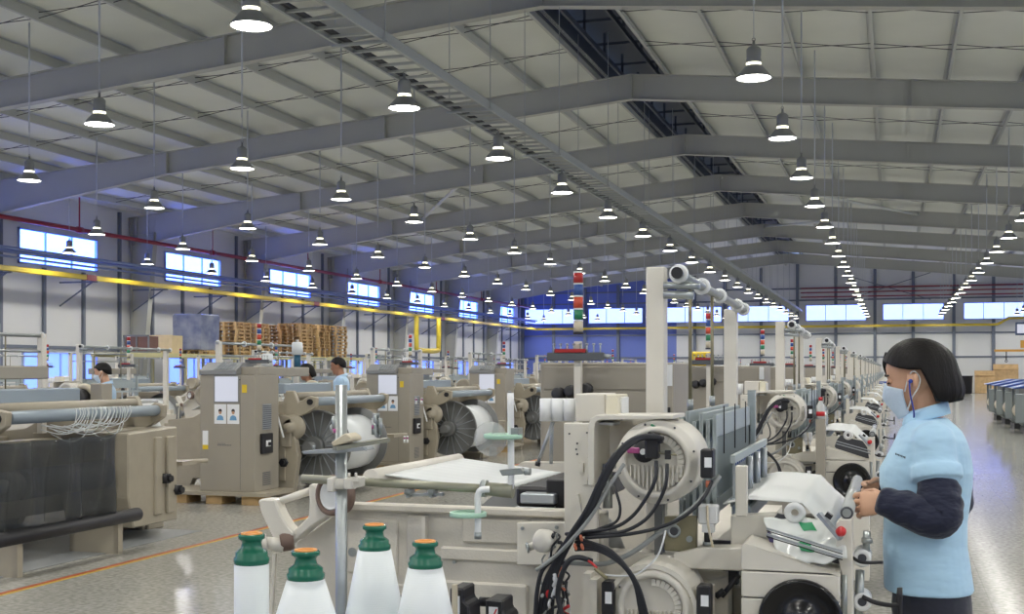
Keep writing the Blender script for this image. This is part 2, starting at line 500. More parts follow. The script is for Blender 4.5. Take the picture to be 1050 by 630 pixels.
# ------------------------------------------------------------------ end walls
def gable(y0, y1, x0, x1, z0, mb):
    pts = [(x0, z0), (x1, z0), (x1, ztop(x1) + 0.2)]
    if x0 < XRIDGE < x1: pts.append((XRIDGE, ztop(XRIDGE) + 0.2))
    pts.append((x0, ztop(x0) + 0.2)); mb.prism(pts, y0, y1)
BW = [(-25.8, -21.5), (-21.0, -17.0), (-15.3, -11.4), (-11.0, -6.8), (-5.7, -1.7), (-0.65, 3.25), (4.45, 8.2), (9.4, 13.2)]
XBLUE = -14.6  # edge of the blue daylight tint on the end walls
def end_wall(name, y0, y1, label, s):
    m = MB(M_wall)
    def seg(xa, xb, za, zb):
        for (a, b, mm) in ((xa, min(xb, XBLUE), M_wall_tint), (max(xa, XBLUE), xb, M_wall)):
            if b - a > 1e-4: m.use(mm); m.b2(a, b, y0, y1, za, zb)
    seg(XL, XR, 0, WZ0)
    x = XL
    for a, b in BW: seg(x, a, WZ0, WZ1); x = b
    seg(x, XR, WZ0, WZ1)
    m.use(M_wall_tint); gable(y0, y1, XL, XBLUE, WZ1, m)
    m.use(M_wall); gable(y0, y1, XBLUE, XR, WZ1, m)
    return struct(m, name, label, 'wall')
end_wall('wall_back', YB, YB + 0.1, 'far end wall, white with blue daylight tinted into the corner, with a window band', -1)
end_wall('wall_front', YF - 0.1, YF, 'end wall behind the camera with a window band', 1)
for i, (a, b) in enumerate(BW):
    window(YB, a, b, WZ0, WZ1, -1, M_pane3, 'wide bright window in the band of the far end wall, %s from the blue corner' % ORD[i], axis='Y', mull=4 if b - a > 5 else 3)
    window(YF, a, b, WZ0, WZ1, 1, M_pane2, 'wide bright window in the wall behind the camera', axis='Y', mull=4)
g = MB(M_girt)
x = XL + 1
n = 0
for x in (-25.95, -23.6, -21.25, -18.8, -16.15, -13.3, -11.2, -8.7, -6.25, -3.7, -1.15, 1.3, 3.85, 6.3, 8.8, 11.3):
    g.b2(x - 0.1, x + 0.1, YB - 0.16, YB, 0, WZ0)
    if all(not (a - 0.1 < x < b + 0.1) for a, b in BW): g.b2(x - 0.1, x + 0.1, YB - 0.16, YB, WZ0, ztop(x))
    else: g.b2(x - 0.1, x + 0.1, YB - 0.16, YB, WZ1, ztop(x))
for z in (2.4, 4.0, 6.3, 7.1):
    g.b2(XL, XR, YB - 0.1, YB, z - 0.05, z + 0.05)
g.bar((-3.2, YB - 0.2, 6.2), (2.4, YB - 0.2, 8.0), 0.05, 0.05); g.bar((2.4, YB - 0.2, 6.2), (-3.2, YB - 0.2, 8.0), 0.05, 0.05)
struct(g, 'wall_framing', 'grey posts, rails and cross brace on the far end wall', 'wall framing', (0, YB, 0))
m = MB(mat('end_wall_pale_dado', srgb(216, 218, 214), rough=0.5)); m.b2(-10.9, XR, YB - 0.05, YB - 0.001, 0.02, 3.9)
struct(m, 'wall_dado', 'paler lower cladding of the far end wall behind the looms', 'wall cladding', (0, YB, 0))
m = MB(M_red)
for z in (6.5, 6.8, 7.1):
    m.cyl((-6.0, YB - 0.3, z), (9, YB - 0.3, z), 0.04, seg=8)
    for x in (-5.5, -1, 4, 8.5): m.b2(x - .03, x + .03, YB - .3, YB, z - .03, z + .03)
struct(m, 'wall_pipe', 'three dull red pipes running along the far end wall above the windows', 'pipes', (0, YB - 0.3, 6.5))

# ------------------------------------------------------------------ pipes along the window wall
m = MB(M_red)
xr = XL + 1.15
m.tube([(xr, YF + 0.2, 6.02), (xr, YB - 0.5, 6.02)], 0.07, seg=10, smooth_path=False)
y = 1.0
while y < YB:
    m.cyl((xr, y, 6.02), (xr, y + 0.25, 6.02), 0.1, seg=10); m.b2(xr - 0.02, xr + 0.02, y + 0.1, y + 0.13, 6.02, ztop(xr)); y += 8
m.build('fire_pipe', None, (xr, 0, 6.02), 'long dark red fire pipe crossing above the high side windows', 'pipe')
m = MB(M_pipe); xg = XL + 1.25
for dx, z, r in ((0, 5.02, 0.06), (0.16, 5.10, 0.045), (-0.02, 4.86, 0.035)):
    m.cyl((xg + dx, YF + 0.2, z), (xg + dx, YB - 0.6, z), r, seg=10)
m.build('pipe_run', None, (xg, 0, 5.0), 'grey-blue service pipes running under the high side windows', 'pipes')
xy = XL + 1.45
t = thing('busbar_trunking', (xy, 0, 4.48), 'long glossy yellow power trunking running under the high side windows', 'trunking')
m = MB(M_yel)
m.b2(xy - 0.07, xy + 0.07, YF + 0.2, YB - 1.0, 4.40, 4.56, bev=0.02)
m.build('trunking_duct', t, (xy, 0, 4.48))
for y in (33.0, 49, 65):
    m = MB(M_red); m.b2(xy - 0.08, xy + 0.08, y, y + 0.5, 4.39, 4.57); m.build('joint_band', t, (xy, 0, 4.48), label='red joint cover')
m = MB(M_yel)
m.b2(xy - 0.07, 6.0, YB - 0.95, YB - 0.81, 4.40, 4.56, bev=0.02)
m.tube([(5.9, YB - 0.88, 4.48), (6.5, YB - 0.88, 4.52), (7.1, YB - 0.88, 4.85), (7.7, YB - 0.88, 4.9), (13, YB - 0.88, 4.9)], 0.09, seg=8)
struct(m, 'wall_trunking', 'glossy yellow power trunking across the far end wall, stepping up at one end', 'trunking', (xy, YB - .9, 4.48))
n = 0
for y in FRAMES + [f + 4 for f in FRAMES]:
    if y < YB - 1:
        m = MB(M_girt); m.bar((XL + 0.1, y, 4.37), (xy + 0.1, y, 4.37), 0.05, 0.05); m.bar((XL + 0.1, y, 3.6), (xy - 0.1, y, 4.36), 0.04, 0.04)
        n += 1; struct(m, 'wall_bracket', 'grey triangular wall bracket under the yellow trunking', 'bracket', (XL, y, 4.37))
t2 = thing('hanging_conduit', (xy + 0.3, 62.0, 0), 'pair of yellow drop conduits looping down from the yellow trunking', 'conduit')
m = MB(M_yel)
m.tube([(xy + 0.3, 60.6, 4.45), (xy + 0.3, 60.6, 2.9), (xy + 0.3, 60.9, 2.6), (xy + 0.3, 63.6, 2.6), (xy + 0.3, 63.9, 2.9), (xy + 0.3, 63.9, 4.45)], 0.14, seg=8, sub=3)
m.build('conduit_loop', t2, (xy + 0.3, 62.0, 0))

# ------------------------------------------------------------------ cable ladder under the ridge
TX0, TX1, TZ = -6.47, -5.85, 5.47
M_tray = mat('cable_ladder_galvanised', srgb(176, 181, 180), rough=0.5, metal=0.0)
t = thing('cable_ladder', ((TX0 + TX1) / 2, 0, TZ), 'long grey cable ladder hung on rods below the ridge', 'cable ladder')
o = ((TX0 + TX1) / 2, 0, TZ)
for x in (TX0, TX1):
    m = MB(M_tray); sgn = 1 if x == TX1 else -1
    m.b2(x - 0.005, x + 0.005, -8, 84.5, TZ, TZ + 0.13); m.b2(x - sgn * 0.03, x, -8, 84.5, TZ, TZ + 0.006); m.b2(x - sgn * 0.03, x, -8, 84.5, TZ + 0.124, TZ + 0.13)
    m.build('side_rail', t, o)
m = MB(M_tray); y = -8.0
while y < 84.4:
    m.b2(TX0, TX1, y, y + 0.05, TZ + 0.02, TZ + 0.05); y += 0.36
r_ = m.build('ladder_rungs', t, o); r_['kind'] = 'stuff'
m = MB(M_dark)
for dx, r in ((0.05, 0.018), (0.10, 0.022)):
    m.cyl((TX0 + dx, -8, TZ + 0.05 + r), (TX0 + dx, 84.4, TZ + 0.05 + r), r, seg=6)
m.build('power_cable', t, o, label='dark cables lying along the ladder')
y = 1.5
while y < 84:
    m = MB(M_tray)
    for x in (TX0 - 0.02, TX1 + 0.02): m.cyl((x, y, TZ - 0.02), (x, y, ztop(x)), 0.008, seg=5)
    m.b2(TX0 - 0.06, TX1 + 0.06, y - 0.02, y + 0.02, TZ - 0.025, TZ)
    m.build('hanger', t, o); y += 4

# ------------------------------------------------------------------ high-bay lamps
M_lens = mat('lamp_glowing_lens', (0.9, 0.9, 0.9, 1), emit=(1.0, 0.97, 0.90, 1), estr=9.0)
M_refl = mat('lamp_spun_reflector', srgb(150, 152, 150), rough=0.4, metal=0.1)
M_gap = mat('lamp_glowing_neck', (0.9, 0.9, 0.8, 1), emit=(1.0, 0.93, 0.62, 1), estr=2.0)
M_rod = mat('lamp_white_conduit', srgb(200, 205, 208), rough=0.4)
LZ = 5.02
LROWS = [-23.6, -19.7, -15.3, -10.85, -6.14, -1.6, 2.95, 7.5, 12.0]
RNAME = ['row nearest the side windows', 'second row from the side windows', 'third row from the side windows',
         'row beside the cable ladder', 'row under the cable ladder', 'row over the tended loom', 'row over the open aisle', 'row beyond the open aisle', 'row along the unseen wall']
def make_lamp():
    t = thing('pendant_lamp', (0, 0, 0), 'x', 'lamp', 'high-bay pendant lamps under the roof')
    m = MB(M_refl)
    # spun bell: outer skin then inner skin
    out = [(0.215, 0.0), (0.217, 0.012), (0.205, 0.03), (0.165, 0.075), (0.125, 0.12), (0.105, 0.15)]
    inn = [(0.100, 0.148), (0.12, 0.118), (0.16, 0.072), (0.2, 0.028), (0.208, 0.004)]
    m.lathe(out + inn, (0, 0, 0), cap0=False, cap1=False, seg=20)
    rf = m.build('reflector', t)
    m = MB(M_lens); m.lathe([(0.203, 0.006), (0.203, 0.010)], (0, 0, 0), seg=14); m.build('lens', rf, label='glowing white lens')
    m = MB(M_gap); m.cyl((0, 0, 0.15), (0, 0, 0.185), 0.088, seg=14); m.build('neck_ring', t, label='glowing cream ring under the ballast')
    m = MB(M_refl)
    m.lathe([(0.095, 0.185), (0.098, 0.19), (0.085, 0.25), (0.088, 0.27), (0.088, 0.35), (0.06, 0.38), (0.02, 0.40), (0.015, 0.46)], (0, 0, 0), seg=16)
    m.torus((0, 0, 0.47), 0.02, 0.005, axis=(0, 1, 0), seg=10, sg2=5)
    m.build('ballast_housing', t)
    return t
lamp_d = bpy.data.lights.new('lamp_beam', 'SPOT')                     # the light the reflector throws down
lamp_d.energy = 150.0; lamp_d.color = (1.0, 0.97, 0.91); lamp_d.spot_size = math.radians(171); lamp_d.spot_blend = 0.5; lamp_d.shadow_soft_size = 0.12
lamp0 = make_lamp()
lb = bpy.data.objects.new('lamp_beam', lamp_d); C.objects.link(lb); lb.parent = lamp0; lb.location = (0, 0, -0.01)
KIDS[lamp0] = [(c, kids(c)) for c in kids(lamp0)]
rodmesh = {}
first = True
for ri, x in enumerate(LROWS):
    n = 0
    for k in range(-5, 18):
        y = 14.85 + 4 * k
        vis_y = {0: 34, 1: 24, 2: 18, 3: 14, 4: 10, 5: 14, 6: 30, 7: 70, 8: 200}[ri]
        if y >= vis_y: lab = 'high-bay pendant lamp, %s from the camera in the %s' % (ORD[n], RNAME[ri]); n += 1
        else: lab = 'high-bay pendant lamp near the camera in the %s' % RNAME[ri]
        zl = LZ - .07 if ri == 4 else LZ
        if first: L = lamp0; L.location = (x, y, zl); L['label'] = lab; first = False
        else: L = dup(lamp0, (x, y, zl), label=lab)
        if ri == 4: continue                                            # hooked straight onto the ladder
        if ri not in rodmesh:
            h = ztop(x) - LZ if ri != 4 else ztop(x) + 0.5 - LZ
            mm = MB(M_rod); mm.cyl((0, 0, 0.9), (0, 0, h), 0.016, seg=6); mm.cyl((0, 0, 0.48), (0, 0, 0.92), 0.006, seg=5)
            rodmesh[ri] = mm.mesh('suspension_rod')
        r = bpy.data.objects.new('suspension_rod', rodmesh[ri]); C.objects.link(r); r.parent = L

# ------------------------------------------------------------------ floor marking
m = MB(mat('floor_line_red', srgb(176, 78, 44), rough=0.4)); m.b2(-5.73, -5.685, YF + 0.5, 80, 0.0, 0.0025)
m.use(mat('floor_line_yellow', srgb(206, 170, 70), rough=0.4)); m.b2(-5.685, -5.655, YF + 0.5, 80, 0.0, 0.0025)
m.build('floor_marking', None, (-5.7, 0, 0), 'thin red and yellow guide line along the aisle floor', 'floor line', None, 'structure')
# ================================================================== weaving looms
_c, _s, _f = math.cos(TH), math.sin(TH), 1246.0
def N(u, v, Y):
    """the point of the plane y = Y that the photograph shows at (u, v)"""
    a = (u - 525.0) / _f
    t = Y / (_c + a * _s)
    return Vector(((-_s + a * _c) * t, Y, CAMH + (380 - v) * t / _f))
def NX(u, Y): return N(u, 380, Y).x
def NZ(u, v, Y): return N(u, v, Y).z
def poly(Y, pts): return [(N(u, v, Y).x, N(u, v, Y).z) for u, v in pts]

M_cream = mat('loom_cream_paint', srgb(222, 218, 207), rough=0.42, noise=0.05, nscale=9)
M_beige_dim = mat('loom_beige_dimmed', srgb(170, 162, 144), rough=0.45, noise=0.08, nscale=8)  # beige tone with the weaker light across the aisle worked into the colour
M_cream2 = mat('loom_cream_casting', srgb(213, 208, 196), rough=0.5, noise=0.07, nscale=14, bump=0.15, bscale=120)
M_white = mat('white_plastic', srgb(232, 234, 234), rough=0.4)
M_tan = mat('cabinet_tan_paint', srgb(160, 154, 141), rough=0.45, noise=0.04, nscale=5)
M_tan2 = mat('cabinet_grey_cap', srgb(136, 138, 138), rough=0.5)
M_blk = mat('black_plastic', srgb(34, 34, 38), rough=0.45)
M_gloss = mat('black_gloss', srgb(16, 16, 19), rough=0.22)
M_rub = mat('black_rubber_cable', srgb(36, 38, 44), rough=0.5)
M_gcab = mat('grey_cable', srgb(150, 154, 152), rough=0.5)
M_zinc = mat('zinc_pipe', srgb(172, 178, 178), rough=0.35, metal=0.7, noise=0.12, nscale=20)
M_olive = mat('olive_bare_steel', srgb(140, 134, 108), rough=0.45, metal=0.35, noise=0.25, nscale=12)
M_oliveP = mat('dull_olive_pipe', srgb(150, 150, 132), rough=0.4, metal=0.3)
M_brown = mat('brown_belt', srgb(112, 92, 82), rough=0.6)
M_heald = mat('heald_frame_aluminium', srgb(172, 182, 184), rough=0.45, metal=0.1)
M_yarn = mat('white_glass_yarn', srgb(214, 219, 220), rough=0.35, sheen=0.3)
M_cloth = mat('white_glass_fabric', srgb(218, 221, 220), rough=0.55, bump=0.2, bscale=300)
M_tray = mat('pale_green_tray', srgb(170, 208, 186), rough=0.4)
M_pink = mat('magenta_plastic', srgb(176, 84, 140), rough=0.4)
M_redp = mat('red_plastic', srgb(196, 44, 48), rough=0.35)
M_redl = mat('signal_red', srgb(170, 44, 44), rough=0.3)
M_teal = mat('teal_plastic', srgb(40, 92, 118), rough=.4)
M_blul = mat('signal_blue', srgb(52, 84, 150), rough=0.3)
M_grnl = mat('signal_green', srgb(44, 130, 90), rough=0.3)
M_orgl = mat('signal_orange_red', srgb(206, 82, 56), rough=0.3)
M_ivory = mat('signal_ivory', srgb(206, 196, 172), rough=0.4)
M_flange = mat('beam_flange_dark_steel', srgb(112, 114, 114), rough=0.45, metal=0.2)
M_alu = mat('aluminium', srgb(176, 182, 188), rough=0.35, metal=0.6)
M_lab = mat('white_sticker', srgb(238, 240, 242), rough=0.4)
M_copper = mat('copper_terminal', srgb(206, 120, 90), rough=0.4)
M_roll = mat('grey_blue_roller', srgb(148, 160, 170), rough=0.4, metal=0.15)
M_wrap = mat('clear_film_wrap', srgb(214, 218, 216), rough=0.18, alpha=0.75)
M_wood = mat('pallet_wood', srgb(212, 178, 126), rough=0.65, noise=0.25, nscale=5)
M_yellow = mat('yellow_sticker', srgb(226, 196, 52), rough=0.4)

class Kit:
    """parts of one thing; single=True puts everything in one mesh (for looms too far away to show parts)"""
    def __init__(s, name, o, label, cat, group=None, single=False):
        s.name, s.o, s.single, s.lab, s.cat, s.group = name, o, single, label, cat, group
        s.parts = []; s.one = MB() if single else None
    def part(s, name, m, label=None, under=None):
        if s.single: return s.one.use(m)
        b = MB(m); s.parts.append([name, b, label, under, None]); return b
    def finish(s):
        if s.single:
            return s.one.build(s.name, None, s.o, s.lab, s.cat, s.group)
        t = thing(s.name, s.o, s.lab, s.cat, s.group)
        done = {}
        for name, b, label, under, _ in s.parts:
            ob = b.build(name, t if under is None else done[under], s.o, label)
            done[name] = ob
        return t

def pulley(b, c, r, axis=(0, -1, 0), d=0.05, seg=24):
    b.lathe([(r * 0.2, 0), (r, 0), (r, d * 0.7), (r * 0.93, d), (r * 0.75, d), (r * 0.7, d * 0.6), (r * 0.3, d * 0.6), (r * 0.28, d * 1.15), (0.0, d * 1.15)], c, axis, seg=seg)

def beam_flange(k, name, c, r, axis):
    """a dark disc with radial ribs"""
    b = k.part(name, M_flange)
    b.lathe([(0.06, 0), (r, 0), (r, 0.03), (r * 0.96, 0.035), (r * 0.93, 0.018), (0.12, 0.018), (0.1, 0.07), (0.0, 0.07)], c, axis, seg=40)
    c = Vector(c); ax = Vector(axis)
    if not k.single:
        b = k.part('flange_rib', M_alu, None, name)
        for i in range(18):
            a = 2 * PI * i / 18; d = Vector((math.cos(a), 0, math.sin(a)))
            b.bar(c + ax * 0.024 + d * 0.11, c + ax * 0.024 + d * r * 0.93, 0.008, 0.012)
    return b

LOOM_O = (-1.0, 5.0, 0.0)
def loom_A(label, single=False):
    k = Kit('weaving_loom', LOOM_O, label, 'loom', 'looms in the row along the open aisle', single)
    det = not single
    ys = 3.80
    # ---- near side frame: outline, raised flange and ribs of the casting
    b = k.part('side_frame', M_cream2)
    xl = N(356, 521, ys).x; xm = N(612, 523, ys).x; xr = N(770, 575, ys).x; xe_ = N(712, 575, ys).x
    out = [(xl - 0.01, 1.035), (xl - 0.2, 0.90), (xl - 0.17, 0.72), (xl - 0.12, 0.0), (xl + 0.14, 0.0), (xl + 0.2, 0.22), (xe_ - 0.12, 0.22), (xe_ - 0.1, 0.0), (xe_ + 0.0, 0.0),
           (xe_, 0.92), (xm + 0.02, 0.92), (xm + 0.02, 1.045)]
    b.prism(out, ys, ys + 0.09, bev=0.006)
    if det:
        b.b2(xl + 0.0, xm, ys - 0.03, ys + 0.02, 1.025, 1.05, bev=0.005)
        for u0, u1, v0, v1, d in ((357, 409, 531, 590, .012), (419, 437, 528, 592, .02), (453, 542, 560, 578, .016), (475, 542, 531, 559, .016), (437, 542, 594, 640, .014), (357, 437, 596, 640, .01), (545, 575, 531, 560, .01)):
            a = N(u0, v0, ys); c = N(u1, v1, ys)
            b.b2(a.x, c.x, ys - d, ys + 0.02, c.z, a.z, bev=0.006)
        b.use(M_zinc)
        for u, v, r in ((363, 566, .016), (505, 571, .006), (467, 576, .006), (436, 545, .006), (548, 538, .006)):
            p = N(u, v, ys); b.cyl(p + Vector((0, -0.014, 0)), p + Vector((0, 0.0, 0)), r, seg=14)
        b.use(M_cream)
        p = N(437, 526, ys); b.b2(p.x - 0.006, p.x + 0.006, ys - 0.025, ys, p.z - 0.17, p.z - 0.01)
    # ---- far side frame and cross members
    b = k.part('side_frame', M_cream2); fy = 5.88
    b.prism([(x, z) for x, z in out], fy, fy + 0.09, bev=0.0)
    b = k.part('cross_beam', M_cream2)
    b.b2(-1.35, -1.2, ys + 0.05, fy, 0.30, 0.48); b.b2(-0.35, -0.25, ys + 0.05, fy, 0.35, 0.55); b.b2(-0.80, -0.5, ys + 0.09, fy, 0.5, 0.86)
    # ---- let-off end: bracket, curved arm, tie rod, belt pulley, roller end
    b = k.part('let_off_bracket', M_cream); y0 = 3.72
    b.prism(poly(y0, [(316, 498), (321, 496), (326, 501), (332, 500), (334, 515), (340, 527), (318, 541), (302, 556), (296, 548), (306, 540), (316, 530), (317, 515)]), y0, y0 + 0.07, bev=0.005)
    b = k.part('let_off_arm', M_cream)
    b.prism(poly(y0, [(267, 513), (272, 511), (285, 512), (287, 519), (291, 528), (297, 538), (304, 546), (301, 558), (290, 560), (283, 552), (276, 538), (270, 525)]), y0 - 0.02, y0 + 0.04, bev=0.006)
    b = k.part('tie_rod', M_cream); b.cyl(N(285, 515, y0 + 0.02), N(318, 504, y0 + 0.05), 0.012, 0.014)
    b = k.part('belt_pulley', M_brown)
    c = N(347, 508, y0 - 0.0)
    b.lathe([(0.05, 0), (0.068, 0), (0.070, 0.03), (0.066, 0.055), (0.052, 0.06), (0.05, 0.0)], c + Vector((0, 0.02, 0)), (-0.35, -1, 0), seg=28, cap0=False, cap1=False)
    b.use(M_white); b.lathe([(0.0, 0.0), (0.05, 0.0), (0.05, 0.05), (0.043, 0.055), (0.038, 0.02), (0, 0.02)], c + Vector((0, 0.02, 0)), (-0.35, -1, 0), seg=24, cap0=False)
    b = k.part('roller_end', M_brown)
    b.lathe([(0.0, 0), (0.027, 0), (0.031, 0.01), (0.031, 0.035), (0.026, 0.045), (0, 0.045)], N(301, 555, y0), (-0.8, -0.5, -0.1), seg=18)
    b.use(M_cream); b.cyl(N(291, 560, y0 - 0.02), N(271, 557, y0 - 0.05), 0.024, 0.022); b.cyl(N(274, 556, y0 - 0.05), N(268, 557, y0 - 0.06), 0.027)
    b.bar(N(282, 568, y0 - .02), N(278, 640, y0 - .02), 0.016, 0.01)
    # ---- back rest bar and warp sheet
    b = k.part('back_rest', M_cream)
    b.cyl((-1.74, 3.9, 1.125), (-1.74, 4.8, 1.125), 0.03, 0.026, seg=16)
    b = k.part('warp_sheet', M_yarn)
    b.grid(lambda u, v: (-1.73 + u * 0.44, 3.96 + v * 0.82, 1.135 - 0.05 * u + 0.0008 * math.sin(v * 60)), 6, 40 if det else 2, thick=0.004)
    b = k.part('warp_stop_unit', M_blk); b.b2(-1.24, -1.0, 4.0, 4.7, 1.03, 1.10, bev=.01); b.b2(-1.12, -1.02, 3.96, 4.02, 1.04, 1.13, bev=.004)
    b.use(M_alu); b.b2(-1.2, -1.08, 3.92, 3.99, 1.05, 1.085, bev=.004)
    b = k.part('film_guard', M_wrap, label='clear film guard')
    b.grid(lambda u, v: (-1.10 + .22 * u, 4.0 + .7 * v, 1.09 + .11 * u + .004 * math.sin(v * 19)), 3, 14, thick=.002)
    b.grid(lambda u, v: (-1.10, 4.0 + .7 * v, 1.09 - .09 * u), 2, 6, thick=.002)
    # ---- warp beam
    beam_flange(k, 'beam_flange', (-1.5, 4.06, 0.60), 0.40, (0, -1, 0))
    beam_flange(k, 'beam_flange', (-1.5, 5.20, 0.60), 0.40, (0, 1, 0))
    b = k.part('yarn_winding', M_yarn); b.cyl((-1.5, 4.06, 0.6), (-1.5, 5.2, 0.6), 0.31, seg=32)
    # ---- upright plate, top block, bent guard
    b = k.part('upright_plate', M_cream); y1 = 3.70
    b.prism(poly(y1, [(578, 434), (605, 434), (607, 437), (607, 497), (612, 505), (612, 640), (579, 640)]), y1, y1 + 0.03, bev=0.003)
    if det:
        b.use(M_dark)
        for u, v in ((584, 445), (592, 455), (591, 461), (592, 466), (602, 444)):
            p = N(u, v, y1); b.cyl(p - Vector((0, 0.004, 0)), p, 0.003, seg=8)
        b.use(M_cream)
        p = N(597, 478, y1); b.b2(p.x - .006, p.x + .006, y1 - .014, y1, p.z - .018, p.z + .01)
        b.bar(N(600, 497, y1 - 0.01), N(604, 470, y1 - 0.01), 0.008, 0.012)
        b.bar(N(592, 507, y1 - 0.01), N(600, 560, y1 - 0.01), 0.02, 0.012)
    b = k.part('upper_block', M_cream)
    b.prism(poly(3.78, [(590, 404), (621, 404), (621, 433), (590, 433)]), 3.78, 3.94, bev=0.004)
    b.use(mat('ivory_block', srgb(226, 220, 198), rough=0.45)); b.prism(poly(3.76, [(621, 405), (633, 405), (634, 432), (621, 432)]), 3.76, 3.92, bev=0.003)
    b.use(M_white); b.prism(poly(3.8, [(634, 407), (638, 408), (638, 432), (634, 432)]), 3.80, 3.9)
    b = k.part('bent_guard', M_cream); y2 = 3.64
    tp = [(603, 498), (603, 437), (605, 430), (611, 426), (690, 426), (690, 430), (614, 431), (610, 434), (609, 440), (609, 498)]
    b.prism(poly(y2, tp), y2, y2 + 0.22, bev=0.002)
    b.use(M_cream2); b.prism(poly(3.9, [(610, 430), (700, 430), (700, 476), (610, 476)]), 3.9, 3.92)
    b.use(M_white); b.prism(poly(y2 + .1, [(617, 433), (633, 433), (632, 436), (616, 435)]), y2 + .05, y2 + 0.15)
    # ---- three white yarn drums on thin legs
    b = k.part('drum_cover', M_white)
    for i in range(3):
        p = N(560 + i * 12, 432, 3.84); q = N(560 + i * 12, 409, 3.84)
        b.cyl(p, q, 0.021, seg=14)
    p = N(555, 432, 3.85); q = N(589, 409, 3.85); b.b2(p.x, q.x, 3.845, 3.88, p.z, q.z)
    b = k.part('drum_leg', M_alu); b.cyl(N(567, 433, 3.84), N(552, 474, 3.84), 0.006); b.cyl(N(566, 433, 3.86), N(565, 476, 3.86), 0.006)
    b.use(M_blk); b.cyl(N(552, 474, 3.84), N(551, 478, 3.84), 0.009)
    # ---- round drive casings
    def casing(nm, u, v, r, ycap):
        b = k.part(nm, M_cream)
        c = N(u, v, ycap)
        b.lathe([(r * .9, -0.22), (r, -0.2), (r, 0.0), (r * 0.97, 0.012), (r * 0.86, 0.012), (r * 0.84, 0.028), (r * 0.72, 0.03), (r * 0.70, 0.012), (0.0, 0.012)], c, (0, -1, 0), seg=40 if det else 20)
        if det:
            rr = r * 0.70
            n = 0
            for i in range(-6, 7):                                   # vertical cooling fins in the lower half
                x = i * rr / 7; h = math.sqrt(max(rr * rr - x * x, 0))
                b.b2(c.x + x - 0.0022, c.x + x + 0.0022, c.y - 0.026, c.y - 0.008, c.z - h * 0.92, c.z - 0.01)
            for i in range(14):                                      # short slots round the rim
                a = -0.9 + i * 0.19
                d = Vector((math.cos(a), 0, math.sin(a)))
                b.bar(c + d * r * 0.50 + Vector((0, -0.016, 0)), c + d * r * 0.66 + Vector((0, -0.016, 0)), 0.004, 0.012)
            b.torus(c + Vector((0, -0.022, 0)), r * 0.74, 0.006, (0, 1, 0), seg=40, sg2=6)
            b.use(M_dark)
            for i in range(8):
                a = i * PI / 4 + 0.3; d = Vector((math.cos(a), 0, math.sin(a)))
                p = c + d * r * 0.92; b.cyl(p + Vector((0, -0.014, 0)), p + Vector((0, -0.01, 0)), 0.0035, seg=8)
        return b
    casing('drive_casing', 674, 474, 0.129, 3.66)
    casing('drive_casing', 671, 622, 0.128, 3.62)
    b = k.part('casing_shroud', M_cream)                              # hood round the lower casing
    c = N(674, 622, 3.70); pts = []
    for i in range(19):
        a = math.radians(-10 + i * 190 / 18); pts.append((c.x + 0.142 * math.cos(a), c.z + 0.145 * math.sin(a)))
    for i in range(18, -1, -1):
        a = math.radians(-10 + i * 190 / 18); pts.append((c.x + 0.128 * math.cos(a), c.z + 0.131 * math.sin(a)))
    b.prism(pts, 3.60, 3.80)
    b.b2(NX(716, 3.62), NX(727, 3.62), 3.6, 3.75, 0.55, NZ(720, 606, 3.62)); b.b2(NX(604, 3.62), NX(612, 3.62), 3.62, 3.75, 0.55, NZ(606, 595, 3.62))
    b.b2(NX(596, 3.62), NX(604, 3.62), 3.64, 3.7, 0.55, NZ(606, 590, 3.62))
    if det:
        # encoder in the middle of the upper casing
        b = k.part('encoder', M_blk); c = N(661, 463, 3.62)
        b.lathe([(0.0, 0), (0.032, 0), (0.034, 0.01), (0.034, 0.022), (0.028, 0.028), (0.0, 0.028)], c + Vector((0, 0.012, 0)), (0, -1, 0), seg=24)
        p = N(668, 457, 3.60); b.b2(p.x - 0.018, p.x + 0.022, 3.585, 3.63, p.z - 0.04, p.z + 0.035, bev=0.005)
        b.box(N(672, 449, 3.6), (0.05, 0.03, 0.022), ry=0.4, bev=0.004)
        b.use(M_white); b.cyl(c + Vector((0, -0.02, 0)), c + Vector((0, -0.03, 0)), 0.009, seg=14)
        b = k.part('encoder_plug', M_pink, 'magenta plug', 'encoder'); b.b2(c.x - 0.05, c.x - 0.012, c.y - 0.02, c.y - 0.005, c.z - 0.006, c.z + 0.012, bev=0.003)
        b = k.part('encoder_rod', M_olive, None, 'encoder'); b.cyl(N(676, 465, 3.59), N(694, 467, 3.59), 0.003, seg=8)
        b.use(M_blk); p = N(685, 466, 3.59); b.b2(p.x - .008, p.x + .008, 3.58, 3.6, p.z - .015, p.z + .012)
        b.use(M_grnl); b.box(N(670, 437, 3.64), (0.016, 0.006, 0.006), ry=0.5)
        # terminal boxes with white stickers
        for u, v, w_, h_ in ((724.5, 476, 13, 30), (622.5, 615, 12, 36), (721, 618, 14, 34)):
            b = k.part('terminal_box', M_blk); a = N(u - w_ / 2, v - h_ / 2, 3.58); c = N(u + w_ / 2, v + h_ / 2, 3.58)
            b.b2(a.x, c.x, 3.58, 3.64, c.z, a.z, bev=0.004)
            b = k.part('terminal_sticker', M_lab, 'white sticker', 'terminal_box'); b.b2(a.x + (c.x - a.x) * .34, a.x + (c.x - a.x) * .9, 3.577, 3.58, a.z - (a.z - c.z) * 0.62, a.z - (a.z - c.z) * 0.28)
        b = k.part('sensor_plug', M_copper); b.cyl(N(726, 493, 3.6), N(726, 500, 3.6), 0.007, seg=10)
        # cable bundles
        def cab(m, r, Y, pts, nm='cable', seg=8):
            b = k.part(nm, m); b.tube([N(u, v, Y + d) for u, v, d in pts], r, seg=seg, sub=5)
